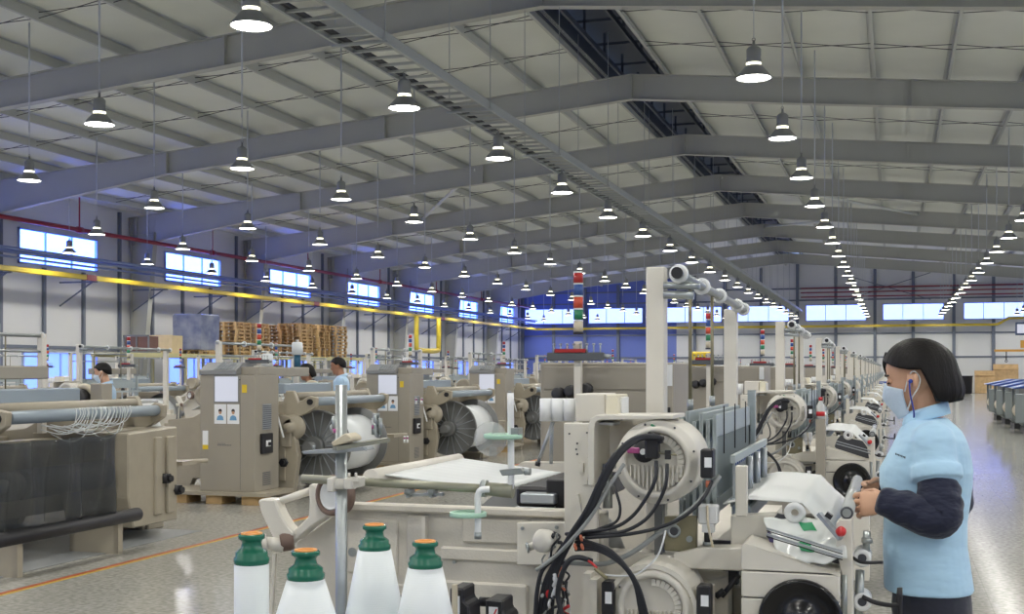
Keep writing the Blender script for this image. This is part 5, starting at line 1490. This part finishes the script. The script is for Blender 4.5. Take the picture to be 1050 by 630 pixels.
b = MB(M_roll); b.b2(-1.75, -.55, 2.25, 2.95, TZB - .03, TZB - .001, bev=.006); b.build('top_tray', t, o)
b = MB(M_roll); b.b2(-1.72, -.58, 2.28, 2.92, .2, .23, bev=.004); b.build('lower_shelf', t, o)
for x in (-1.72, -.58):
    for y in (2.28, 2.92):
        b = MB(M_roll); b.b2(x - .02, x + .02, y - .02, y + .02, .1, TZB - .03); l_ = b.build('leg', t, o)
        b = MB(M_blk); b.cyl((x - .012, y, .05), (x + .012, y, .05), .05, seg=16); b.build('caster', l_)
# guide stand with pole, arms, trays
t = thing('guide_stand', (N(350, 380, 3.25).x, 3.25, 0), 'zinc pole stand with clamps, cross pipe and green tensioner trays', 'yarn stand')
px = N(350, 380, 3.25).x; o = (px, 3.25, 0)
def pt(name, m, label=None): return (name, MB(m), label)
b = MB(M_zinc); b.cyl((px, 3.25, .02), (px, 3.25, NZ(350, 395, 3.25)), .0175, seg=20); b.build('pole', t, o)
b = MB(M_flange); b.lathe([(.0, 0), (.2, 0), (.2, .02), (.04, .03), (.03, .08), (0, .08)], (px, 3.25, 0), seg=28); b.build('base', t, o)
b = MB(M_alu); Y_ = 3.21
b.prism(poly(Y_, [(309, 463), (345, 460), (376, 459), (377, 462), (346, 465), (311, 466)]), Y_, Y_ + .05, bev=.002)
b.cyl(N(322, 461, Y_), N(322, 457, Y_), .004, seg=8); b.cyl(N(376, 462, Y_), N(371, 459, Y_), .003); b.build('eyelet_plate', t, o)
b = MB(M_oliveP); b.bar(N(343, 460, Y_ - .02), N(398, 451, Y_ + .1), .03, .012); b.build('tension_arm', t, o)
b = MB(M_ivory); b.prism(poly(Y_, [(342, 454), (357, 444), (363, 448), (364, 452), (345, 458)]), Y_ - .02, Y_ + .05, bev=.003); b.build('arm_cover', t, o)
b = MB(M_zinc)
for u, v in ((383, 446), (390, 446)): b.cyl(N(u, v, Y_), N(u, v - 17, Y_), .006, seg=10)
for v in (443, 437, 431): b.torus(N(386.5, v, Y_), .013, .005, (1, 0, 0.2), seg=12, sg2=6)
b.cyl(N(386, 428, Y_), N(386, 424, Y_), .009); b.use(M_pink); b.cyl(N(384, 440, Y_), N(384, 436, Y_), .008); b.build('yarn_tensioner', t, o)
b = MB(M_zinc); b.cyl(N(342, 442, Y_), N(342, 427, Y_), .005); b.torus(N(341, 440, Y_), .01, .004, (1, 0, .3), seg=12, sg2=6); b.use(M_pink); b.cyl(N(342, 444, Y_), N(342, 440, Y_), .007); b.build('yarn_tensioner', t, o)
b = MB(M_cream); a = N(338, 490, 3.22); c = N(363, 505, 3.22); b.b2(a.x, a.x + .02, 3.2, 3.3, c.z, a.z, bev=.003); b.b2(c.x - .025, c.x, 3.2, 3.3, c.z + .01, a.z, bev=.003); b.cyl(N(338, 497, 3.22), N(364, 496, 3.22), .016); b.cyl(N(358, 490, 3.22), N(358, 485, 3.22), .004); b.cyl(N(365, 490, 3.22), N(365, 485, 3.22), .004); b.b2(c.x - .01, c.x + .02, 3.21, 3.25, NZ(363, 494, 3.22), NZ(363, 490, 3.22)); b.build('pole_clamp', t, o)
b = MB(M_oliveP); Yp = 3.32
b.cyl(N(310, 491, Yp), N(505, 502, Yp), .013, seg=16); b.cyl(N(494, 501, Yp), N(526, 504, Yp), .019, .021, seg=16); b.use(M_zinc); b.cyl(N(494, 501, Yp), N(499, 501.5, Yp), .025, seg=18); b.build('cross_pipe', t, o)
b = MB(M_zinc)
for u in (420, 444): b.b2(NX(u - 3, Yp), NX(u + 3, Yp), Yp - .02, Yp + .02, NZ(u, 507, Yp), NZ(u, 502, Yp)); b.b2(NX(u - 1.5, Yp), NX(u + 1.5, Yp), Yp - .02, Yp + .02, NZ(u, 510, Yp), NZ(u, 505, Yp))
b.bar(N(418, 508, Yp), N(455, 507, Yp), .012, .008); b.build('pipe_bracket', t, o)
b = MB(M_white); b.tube([N(518, 505, Yp), N(523, 501, Yp), N(524, 494, Yp), N(524, 470, Yp), N(523.5, 403, Yp)], .0095, seg=14, sub=4); b.build('guide_rod', t, o)
b = MB(M_zinc); b.prism(poly(Yp, [(513, 482), (535, 480), (538, 484), (538, 486), (516, 488)]), Yp - .012, Yp + .02, bev=.002); b.cyl(N(538, 484, Yp - .01), N(544, 484, Yp - .01), .010); b.build('rod_bracket', t, o)
b = MB(M_white); b.tube([N(502, 502, Yp - .02), N(493, 503, Yp - .03), N(490, 509, Yp - .03), N(490, 520, Yp - .03), N(490, 551, Yp - .03)], .0095, seg=14, sub=4); b.use(M_zinc); b.cyl(N(490, 546, Yp - .03), N(490, 553, Yp - .03), .0105, seg=14); b.build('drop_rod', t, o)
def tray(u0, u1, v, Y, pins):
    c = (N(u0, v, Y) + N(u1, v, Y)) / 2; r = (N(u1, v, Y).x - N(u0, v, Y).x) / 2
    b = MB(M_tray); b.lathe([(0, 0), (r * .97, 0), (r, .003), (r, .012), (r * .95, .014), (r * .94, .008), (0, .008)], c, (0, 0, 1), seg=32); tr = b.build('tensioner_tray', t, o, label='pale green round tray')
    b = MB(M_white); b2 = MB(M_pink)
    for u in pins:
        p = N(u, v, Y); b.cyl(p, p + Vector((0, 0, .02)), .006, seg=10); b2.cyl(p + Vector((0, 0, .02)), p + Vector((0, 0, .032)), .005, seg=10); b.cyl(p + Vector((0, 0, .032)), p + Vector((0, 0, .038)), .007, seg=10)
    b.build('pin', tr); b2.build('pin_sleeve', tr)
    return tr
tray(497, 535, 450, Yp, (505, 517)); tray(462, 498, 530, Yp - .03, (481, 487))
b = MB(mat('thin_clear_disc', srgb(220, 222, 222), rough=.15, alpha=.3)); b.lathe([(0, 0), (.05, 0), (.05, .004), (0, .004)], N(503, 450, Yp + .03), (0, -1, 0), seg=28); b.build('balloon_disc', t, o, label='clear plastic disc behind the tray')
b = MB(M_zinc); b.b2(NX(526, Yp), NX(534, Yp), Yp - .02, Yp + .02, NZ(530, 446, Yp), NZ(530, 439, Yp)); b.build('tray_clip', t, o)

# black feeder units beside the bobbins
def feeder(u, v, Y, w_, h_, label, kind, z0=0.0):
    p = N(u, v, Y); t = thing('yarn_feeder', (p.x, Y, z0), label, 'feeder', 'black yarn feeder units'); o = (p.x, Y, z0)
    b = MB(M_blk); ww = w_ * (N(u + 1, v, Y).x - p.x); hh = h_ * (N(u, v, Y).z - N(u, v + 1, Y).z)
    b.prism([(p.x - ww / 2, p.z - hh), (p.x + ww / 2 + .012, p.z - hh), (p.x + ww / 2 + .01, p.z - hh * .45), (p.x + ww / 2 - .006, p.z - hh * .32), (p.x + ww / 2 - .006, p.z), (p.x - ww / 2, p.z)], Y - .04, Y + .06, bev=.005); b.build('feeder_body', t, o)
    b = MB(M_blk); b.cyl((p.x, Y, z0 + .01), (p.x, Y, p.z - hh + .005), .014, seg=12); b.lathe([(0, 0), (.05, 0), (.05, .01), (.02, .02), (0, .02)], (p.x, Y, z0), seg=20); b.build('feeder_stand', t, o)
    if kind:
        b = MB(M_lab); b.b2(p.x - ww * .3, p.x + ww * .15, Y - .043, Y - .04, p.z - hh * .75, p.z - hh * .2)
        if kind == 2: b.use(M_redp); b.bar((p.x - ww * .25, Y - .044, p.z - hh * .7), (p.x + ww * .1, Y - .044, p.z - hh * .25), .002, .004)
        b.build('feeder_label', t, o)
    if kind == 2:
        b = MB(M_blk); b.cyl((p.x - ww * .5, Y, p.z - hh * .15), (p.x - ww * 1.0, Y, p.z - hh * .15), .014, seg=12); b.tube([(p.x - ww, Y, p.z - hh * .15), (p.x - ww * 1.3, Y, p.z - hh * .5), (p.x - ww * 1.6, Y, p.z - hh * 1.3)], .006, seg=6); b.build('sensor_arm', t, o)
    return t
feeder(412, 615, 2.72, 26, 45, 'black yarn feeder head in front of the bobbin nearest the feeders', 0, TZB)
feeder(474, 601, 3.20, 16, 40, 'black yarn feeder with white tag and pale rod', 1)
feeder(512, 613, 3.29, 20, 36, 'black yarn feeder with a red struck-out square label', 2)
b = MB(M_ivory); p = N(466, 600, 3.12); b.b2(p.x - .006, p.x + .006, 3.115, 3.13, 0, p.z); b.cyl((p.x, 3.12, 0), (p.x, 3.12, .01), .05)
b.build('feeder_post', None, (p.x, 3.12, 0), 'thin pale post between the bobbins and the black feeders', 'post')

# crumpled plastic bag with green print over the cover of the tended loom
t_bag = MB(mat('plastic_bag_white', srgb(228, 232, 230), rough=0.25, alpha=0.92)); rnd = random.Random(11)
A0, A1, A2, A3 = N(797, 533, 3.68), N(842, 534, 3.72), N(866, 572, 3.66), N(845, 590, 3.635)
A0 = N(783, 533, 3.83); A1 = N(851, 536, 3.84); A2 = N(870, 574, 3.70); A3 = N(806, 584, 3.67)
ph = [rnd.uniform(0, 6) for _ in range(8)]
def bagp(u, v):
    p = (A0 * (1 - u) + A1 * u) * (1 - v) + (A3 * (1 - u) + A2 * u) * v
    w_ = .5 * math.sin(u * 9 + ph[0] + 3 * v) + .5 * math.sin(v * 11 + ph[1] - 4 * u) + .4 * math.sin(17 * u + 13 * v + ph[2])
    return p + Vector((.004 * math.sin(v * 14 + ph[3]), -.012, .006 + .008 * w_))
t_bag.grid(bagp, 28, 28, thick=.003)
bag = t_bag.build('plastic_bag', None, tuple(A3), 'crumpled white plastic bag with green print on the tended loom', 'bag')
for (u0, u1, v0, v1) in ((.52, .72, .13, .29), (.32, .54, .62, .76)):
    b = MB(mat('bag_print_green', srgb(48, 150, 100), rough=.4))
    b.grid(lambda u, v: bagp(u0 + (u1 - u0) * u, v0 + (v1 - v0) * v) + Vector((0, -.003, .0045)), 8, 6)
    b.build('green_print', bag, tuple(A3))
b = MB(mat('bag_violet', srgb(84, 76, 130), rough=.5)); b.prism(poly(3.80, [(787, 546), (800, 551), (806, 560), (789, 556)]), 3.80, 3.815); b.build('violet_cloth', None, tuple(N(795, 552, 3.81)), 'small folded violet cloth in the tray beside the plastic bag', 'cloth')

# red capped bottle on the next loom, purple rollers
Yb = 8.25
t = thing('spray_bottle', tuple(N(841.5, 430, Yb)), 'small clear bottle with red cap and red label on a post of the second loom', 'bottle'); p = N(841.5, 430, Yb); o = tuple(p)
b = MB(M_wrap); b.lathe([(0, 0), (.026, 0), (.028, .02), (.028, .085), (.012, .115), (.012, .125), (0, .125)], p, seg=18); b.build('bottle_body', t, o)
b = MB(M_redp); b.cyl(p + Vector((0, 0, .122)), p + Vector((0, 0, .145)), .014, seg=14); b.build('bottle_cap', t, o)
b = MB(M_redp); b.cyl(p + Vector((0, 0, .02)), p + Vector((0, 0, .05)), .0285, seg=18); b.build('bottle_label', t, o)
b = MB(M_tan); b.b2(p.x - .03, p.x + .03, Yb - .03, Yb + .03, 0, p.z); b.build('bottle_post', None, (p.x, Yb, 0), 'tan square post holding up the red capped bottle', 'post')
# ================================================================== storage rack, pallets and goods along the window wall
M_rack = mat('rack_pale_yellow', srgb(206, 200, 150), rough=0.5)
M_pale = mat('pale_new_wood', srgb(226, 206, 160), rough=0.6, noise=0.1, nscale=4)
M_boxb = mat('brown_board', srgb(124, 92, 84), rough=0.7)
M_film = mat('stretch_film_grey', srgb(168, 174, 184), rough=0.14, alpha=0.9, col2=srgb(112, 120, 150), nscale=2.2, bump=0.9, bscale=9)
RX0, RX1, RZ = -24.85, -23.5, 2.08
t = thing('pallet_rack', (-24.2, 43, 0), 'long pale yellow rack along the window wall carrying pallets and boxes', 'rack'); o = (-24.2, 43, 0)
for x in (RX0, RX1):
    b = MB(M_rack); b.b2(x - .04, x + .04, 33.6, 52.6, RZ - .14, RZ - .02); b.build('beam', t, o)
b = MB(M_rack); b.b2(RX0, RX1, 33.6, 52.6, RZ - .02, RZ); b.build('deck', t, o)
for y in (33.7, 37.0, 40.3, 43.6, 46.9, 50.2, 52.5):
    for x in (RX0, RX1): b = MB(M_rack); b.b2(x - .045, x + .045, y - .045, y + .045, 0, RZ - .14); b.build('upright', t, o)
def make_pallet(mm):
    t = thing('wooden_pallet', (0, 0, 0), 'x', 'pallet')
    b = MB(mm)
    for i in range(7): b.b2(-.55, .55, -.55 + i * .167, -.55 + i * .167 + .1, .118, .14)
    b.build('top_deck', t)
    b = MB(mm)
    for x in (-.55, -.05, .45):
        for y in (-.55, -.05, .45): b.b2(x, x + .1, y, y + .1, .022, .098)
    for x in (-.55, -.05, .45): b.b2(x, x + .1, -.55, .55, .098, .118)
    b.build('block', t)
    b = MB(mm)
    for x in (-.55, -.05, .45): b.b2(x, x + .1, -.55, .55, 0, .022)
    b.build('bottom_board', t)
    return t
M_woodd = mat('pallet_wood_dark', srgb(176, 136, 88), rough=0.7, noise=0.25, nscale=5)
pals = {0: make_pallet(M_wood), 1: make_pallet(M_woodd)}
used = set()
def pallet(kind, loc, rz, lab, grp):
    if kind not in used: used.add(kind); p = pals[kind]; p.location = loc; p.rotation_euler = (0, 0, rz); p['label'] = lab; p['group'] = grp; return p
    return dup(pals[kind], loc, rz=rz, label=lab, group=grp)
SN = ['stack next to the film-wrapped load', 'second stack from the film-wrapped load', 'close-boarded third stack on the rack', 'fourth stack on the rack', 'fifth stack on the rack', 'sixth stack at the far rack end']
for si, (y, n, kd, rz) in enumerate(((41.2, 9, 0, 0), (42.65, 9, 0, PI / 2), (44.6, 9, 1, PI / 2), (46.4, 10, 0, 0), (48.1, 10, 0, PI / 2), (49.8, 10, 0, 0))):
    for k in range(n):
        pallet(kd, (-24.17 + random.uniform(-.03, .03), y + random.uniform(-.02, .02), RZ + .14 * k), rz + random.uniform(-.03, .03), 'wooden pallet, %s from the bottom of the %s' % (ORD[k], SN[si]), 'pallets in the ' + SN[si])
# wrapped load on its pallet
pallet(0, (-24.17, 38.75, RZ), 0, 'wooden pallet under the film-wrapped load on the rack', None)
b = MB(M_film); rnd = random.Random(4)
b.b2(-24.75, -23.6, 38.1, 39.4, RZ + .158, RZ + 1.45, bev=.05, seg=2)
for v in b.bm.verts: v.co += Vector((rnd.uniform(-.015, .015),) * 3)
b.build('wrapped_load', None, (-24.17, 38.75, RZ + .142), 'grey stretch-film wrapped load on a pallet on the rack', 'wrapped load')
# brown boxes and a pale crate
t = thing('brown_carton', (-24.1, 35.2, RZ), 'brown carton pair strapped in a pale frame at the near end of the rack', 'carton'); o = (-24.1, 35.2, RZ)
b = MB(M_boxb); b.b2(-24.5, -24.06, 34.9, 35.5, RZ + .06, RZ + .56, bev=.01); b.b2(-24.04, -23.6, 34.9, 35.5, RZ + .06, RZ + .56, bev=.01); b.build('carton_body', t, o)
b = MB(M_tan2); b.b2(-24.55, -23.55, 34.85, 35.55, RZ, RZ + .06)
for x in (-24.55, -24.06, -23.6): b.b2(x, x + .05, 34.86, 34.9, RZ + .06, RZ + .6)
b.b2(-24.55, -23.55, 34.86, 34.9, RZ + .54, RZ + .6); b.build('carton_frame', t, o)
t = thing('wooden_crate', (-24.1, 36.6, RZ), 'pale new wooden crate with upright boards beside the brown carton', 'crate'); o = (-24.1, 36.6, RZ)
b = MB(M_pale)
for i in range(6): b.b2(-24.55 + i * .16, -24.55 + i * .16 + .15, 36.3, 36.34, RZ + .08, RZ + .64)
b.b2(-24.55, -23.6, 36.34, 36.95, RZ + .08, RZ + .62); b.build('crate_board', t, o)
b = MB(M_pale)
for z in (.12, .55): b.b2(-24.56, -23.58, 36.28, 36.3, RZ + z, RZ + z + .06)
for x in (-24.5, -24.1, -23.7): b.b2(x, x + .08, 36.3, 36.95, RZ, RZ + .08)
b.build('crate_batten', t, o)
# tall film-wrapped roll by the wall at the edge of the view
t = thing('wrapped_roll', (-24.3, 28.2, 0), 'tall film-wrapped white roll standing by the window wall at the picture edge', 'roll'); o = (-24.3, 28.2, 0)
b = MB(M_wrap); b.lathe([(.3, .9), (.34, 1.0), (.34, 2.8), (.28, 2.95), (0, 2.97)], (-24.3, 28.2, 0), seg=24); b.build('film', t, o)
b = MB(M_cloth); b.cyl((-24.3, 28.2, .9), (-24.3, 28.2, 2.9), .28, seg=24); b.build('roll_core', t, o)
b = MB(M_wood); b.b2(-24.9, -23.7, 27.6, 28.8, 0, .14); b.b2(-24.7, -23.9, 27.8, 28.6, .14, .9); b.build('roll_stand', t, o)

# ------------------------------------------------------------------ around the closest loom across the aisle
M_dfilm = mat('dark_clear_film', srgb(70, 74, 78), rough=0.1, alpha=0.6, bump=0.6, bscale=7)
b = MB(M_dfilm)
b.grid(lambda u, v: (-5.99 + .03 * math.sin(u * 21 + 3 * v) + .02 * math.sin(u * 47) - .12 * (1 - v) * .4, 6.9 + 1.55 * u, .34 + .64 * v), 60, 12, thick=.003)
b.build('plastic_sheet', None, (-5.99, 8.1, .34), 'shiny crumpled clear film hung over the warp side of the closest far-row loom', 'plastic sheet')
b = MB(M_blk); b.cyl((-6.02, 6.6, .30), (-6.02, 8.75, .30), .055, seg=18); b.use(M_beige_dim); b.b2(-6.5, -6.03, 7.3, 7.36, 0, .27); b.b2(-6.5, -6.03, 8.5, 8.56, 0, .27)
b.build('film_roller', None, (-6.02, 8.2, 0), 'long black roller low down under the hung film', 'roller')
b = MB(M_yarn); rnd = random.Random(9)
for i in range(22):
    y = 8.5 + i * .035 + rnd.uniform(-.02, .02); d = rnd.uniform(.06, .2); sl = rnd.uniform(.1, .35)
    b.tube([(-6.52, y + sl, 1.12), (-6.46, y + .02, 1.185), (-6.43, y, 1.14), (-6.43, y - sl * .4, 1.10 - d * .7), (-6.47, y - sl, 1.10 - d), (-6.5, y - sl * 1.8, 1.10 - d * .6)], .004, seg=5, sub=4)
b.build('yarn_tangle', None, (-6.46, 8.85, 1.1), 'loose white yarn loops hanging over the grey back roller', 'yarn')
b = MB(mat('oil_mat_blue_grey', srgb(150, 154, 156), rough=.35, noise=.25, nscale=2.5)); b.b2(-8.5, -6.15, 6.6, 9.95, 0.001, .004)
b.build('floor_mat', None, (-7.3, 8.4, 0.001), 'stained blue-grey floor mat under the closest far-row loom', 'mat')
t = thing('parts_crate', (-8.75, 9.6, 0), 'teal plastic crate with pale lid on a stand behind the film-covered loom', 'crate'); o = (-8.75, 9.6, 0)
b = MB(mat('teal_plastic', srgb(40, 92, 118), rough=.4)); b.prism([(-9.50, 1.10), (-8.56, 1.10), (-8.52, 1.24), (-9.55, 1.24)], 9.3, 9.9, bev=.01); b.build('crate_body', t, o)
b = MB(mat('pale_blue_lid', srgb(178, 196, 204), rough=.4)); b.b2(-9.55, -8.51, 9.28, 9.92, 1.24, 1.30, bev=.015); b.build('crate_lid', t, o)
b = MB(M_tan); b.b2(-9.35, -8.62, 9.35, 9.85, 0, 1.10, bev=.01); b.build('crate_stand', t, o)
b = MB(M_cloth); b.grid(lambda u, v: (-7.95 + .28 * u, 8.0 + .12 * v, 1.42 - .34 * u - .12 * math.sin(u * PI)), 8, 2, thick=.004)
b.cyl((-7.67, 8.06, .95), (-7.67, 8.06, 1.08), .02); b.build('paper_strip', None, (-7.67, 8.06, .95), 'curved white strip standing at the end of the grey back roller', 'strip')
# winder stands with a tan post and a black motor
for i, (x, y, lab) in enumerate(((-8.05, 11.05, 'tan winder post with black motor beside the person in pale blue'), (-7.55, 15.40, 'tan winder post with black motor beside the man in light blue'))):
    t = thing('winder_post', (x, y, 0), lab, 'winder', None); o = (x, y, 0)
    b = MB(M_tan); b.b2(x - .075, x + .075, y - .09, y + .09, 0, 1.36, bev=.008); b.build('post', t, o)
    b = MB(M_blk); c = (x - .27, y + .1, 1.18); b.lathe([(0, 0), (.06, 0), (.06, .03), (.11, .04), (.125, .08), (.125, .26), (.1, .3), (0, .3)], c, (.25, -1, 0), seg=24); b.build('motor', t, o)
    b = MB(M_ivory); b.tube([(x - .08, y, 1.24), (x - .16, y - .02, 1.32), (x - .27, y, 1.32)], .035, seg=8); b.b2(x - .3, x - .05, y - .05, y + .05, .95, 1.08, bev=.01); b.build('yoke', t, o)
# white bobbins standing on cabinet tops and looms
def spool(x, y, z, lab, teal=False):
    t = thing('yarn_spool', (x, y, z), lab, 'spool'); o = (x, y, z)
    if teal: b = MB(mat('teal_plastic', None)); b.cyl((x, y, z), (x, y, z + .16), .045, seg=14); b.build('spool_foot', t, o)
    zz = z + (.16 if teal else 0)
    b = MB(M_yarn); b.lathe([(.05, 0), (.075, .01), (.07, .16), (.05, .17), (0, .17)], (x, y, zz), seg=18); b.build('winding', t, o)
    b = MB(M_cream); b.cyl((x, y, zz + .17), (x, y, zz + .2), .02, seg=10); b.build('core', t, o)
spool(BX + .02, BY[1] - .3, 1.542, 'white yarn spool on top of the loom behind the closest screen cabinet')
spool(BX + .05, BY[1] + .45, 1.542, 'white yarn spool on a teal foot on the loom behind the closest screen cabinet', True)
spool(BX, BY[2] - .2, 1.542, 'white yarn spool on top of the loom behind the second screen cabinet')
# yellow case and a paper notice on the next cabinets
b = MB(M_yellow); b.b2(-1.75, -1.57, 11.0, 11.2, 1.54, 1.67, bev=.012); b.use(M_blk); b.b2(-1.70, -1.62, 10.995, 11.0, 1.60, 1.62); b.build('tool_case', None, (-1.66, 11.1, 1.54), 'small yellow case on top of the first cabinet behind the tended loom', 'case')
b = MB(M_lab); b.b2(-1.72, -1.60, 15.485, 15.495, 1.24, 1.45); b.build('paper_notice', None, (-1.66, 15.49, 1.24), 'white paper notice stuck on the back of the second cabinet behind the tended loom', 'notice')
b = MB(mat('blue_cloth', srgb(54, 84, 160), rough=.7))
def drape(u, v):
    e = max(abs(u - .5) - .25, 0) / .25; g_ = max(abs(v - .5) - .3, 0) / .2
    return (-.52 + .50 * u, 41.4 + .6 * v, 1.12 - .16 * e * e - .14 * g_ * g_ + .02 * math.sin(v * 9 + u * 7))
b.grid(drape, 16, 12, thick=.01); b.build('blue_cloth', None, (-.27, 41.7, .96), 'blue cloth lying over a far loom, just beside the mask of the woman', 'cloth')

# ------------------------------------------------------------------ blue covered machines beyond the open aisle
M_mgrey = mat('machine_grey', srgb(134, 142, 142), rough=.45); M_blue = mat('machine_blue_cover', srgb(52, 82, 152), rough=.45)
def aux(o_, label):
    x, y = o_; k = Kit('inspection_machine', (x, y, 0), label, 'machine', 'blue covered machines beyond the open aisle')
    b = k.part('base', M_blk); b.b2(x - .32, x + .8, y - .6, y + .6, 0, .14)
    b = k.part('body', M_mgrey); b.prism([(x - .45, .3), (x - .3, .14), (x + .85, .14), (x + .85, .95), (x + .1, .95), (x - .2, .75)], y - .55, y + .55, bev=.02)
    b.b2(x + .35, x + .9, y - .62, y + .62, .5, 1.0, bev=.02)
    b = k.part('roller', M_ivory); b.cyl((x - .35, y - .6, .52), (x - .35, y + .6, .52), .17, seg=20)
    b = k.part('side_plate', M_mgrey); b.b2(x - .55, x - .2, y - .66, y - .6, .25, .95, bev=.02)
    b = k.part('top_cover', M_blue); b.prism([(x - .62, 1.08), (x - .55, 1.06), (x + .95, 1.15), (x + .95, 1.22), (x + .1, 1.24)], y - .62, y + .62, bev=.01)
    for yy in (-.55, .55): b = k.part('cover_leg', M_mgrey); b.b2(x - .52, x - .46, y + yy - .03, y + yy + .03, .3, 1.06); b = k.part('cover_leg', M_mgrey); b.b2(x + .6, x + .66, y + yy - .03, y + yy + .03, .9, 1.15)
    b = k.part('control_panel', M_tan2); b.box((x - .1, y - .72, 1.0), (.3, .1, .22), rx=.4, bev=.01)
    return k.finish()
m0 = aux((3.3, 31.5), 'grey machine with blue sloping cover beyond the open aisle, closest of its row')
for i, (x, y) in enumerate(((3.3, 34.2), (3.3, 37.0), (3.3, 39.8), (5.7, 31.5), (5.7, 34.2))):
    dup(m0, (x, y, 0), label='grey machine with blue sloping cover, %s' % (['second in the row beyond the open aisle', 'third in the row beyond the open aisle', 'fourth in the row beyond the open aisle', 'closest of the outer row beyond the open aisle', 'second of the outer row beyond the open aisle'][i]))
t = thing('display_box', (5.2, 56, 3.0), 'dark display box hung on a rod above the open aisle', 'display'); o = (5.2, 56, 3.0)
b = MB(mat('display_case', srgb(70, 84, 110), rough=.4)); b.b2(5.0, 5.7, 55.9, 56.1, 3.0, 3.55, bev=.02); b.build('case', t, o)
b = MB(M_scr); b.b2(5.06, 5.64, 55.885, 55.9, 3.08, 3.47); b.build('screen', t, o)
b = MB(M_rod); b.cyl((5.35, 56, 3.5), (5.35, 56, ztop(5.35)), .02, seg=8); b.build('hanging_rod', t, o)
t = thing('jib_hoist', (6.6, 70, 0), 'orange jib arm with hook on a post by the far end wall', 'hoist'); o = (6.6, 70, 0)
b = MB(mat('hoist_orange', srgb(214, 160, 70), rough=.4)); b.b2(5.2, 6.9, 69.93, 70.07, 2.5, 2.62); b.b2(6.5, 6.9, 69.9, 70.1, 2.7, 3.1); b.build('jib_arm', t, o)
b = MB(M_mgrey); b.b2(6.75, 6.9, 69.9, 70.1, 0, 3.2); b.build('jib_post', t, o)
b = MB(M_blk); b.cyl((5.8, 70, 2.5), (5.8, 70, 2.05), .025, seg=8); b.torus((5.8, 70, 2.0), .06, .02, (0, 1, 0), seg=12); b.build('hook', t, o)
# goods by the far end wall
for i, (x, w_, h_, lean, lab) in enumerate(((6.9, 1.5, 1.9, .12, 'tall plywood panel leaning by the far end wall'), (5.6, 1.2, 1.5, .25, 'shorter plywood panel leaning beside the tall one'))):
    b = MB(M_wood); b.box((x, 83.6 - i * .5, h_ / 2), (w_, .06, h_), rx=-lean); 
    for zz in (.3, h_ - .3): b.box((x, 83.55 - i * .5, zz), (w_, .05, .1), rx=-lean)
    b.box((x, 83.9 - i * .5, h_ * .35), (.08, .08, h_ * .7), rx=lean * 1.6)
    b.build('plywood_panel', None, (x, 83.6 - i * .5, 0), lab, 'panel')
b = MB(M_blk); b.lathe([(.3, 0), (.38, .05), (.42, 1.1), (.46, 1.12), (.46, 1.16), (.38, 1.16), (.36, .1), (0, .1)], (4.4, 82, 0), seg=20); b.build('waste_bin', None, (4.4, 82, 0), 'black round bin on the floor by the far end wall', 'bin')
for i, x in enumerate((2.3, 3.3)):
    t = thing('pallet_load', (x, 83, 0), ['low load of grey parts on a pallet by the far wall', 'low load of brown parts on a pallet by the far wall'][i], 'pallet load'); o = (x, 83, 0)
    b = MB([M_mgrey, M_tan][i]); b.b2(x - .4, x + .4, 82.6, 83.4, .14, .9, bev=.03); b.b2(x - .3, x + .2, 82.7, 83.2, .9, 1.15, bev=.03); b.build('load', t, o)
    b = MB(M_wood); b.b2(x - .5, x + .5, 82.5, 83.5, .1, .14); [b.b2(x + q - .05, x + q + .05, 82.5, 83.5, 0, .1) for q in (-.45, 0, .45)]; b.build('pallet_base', t, o)
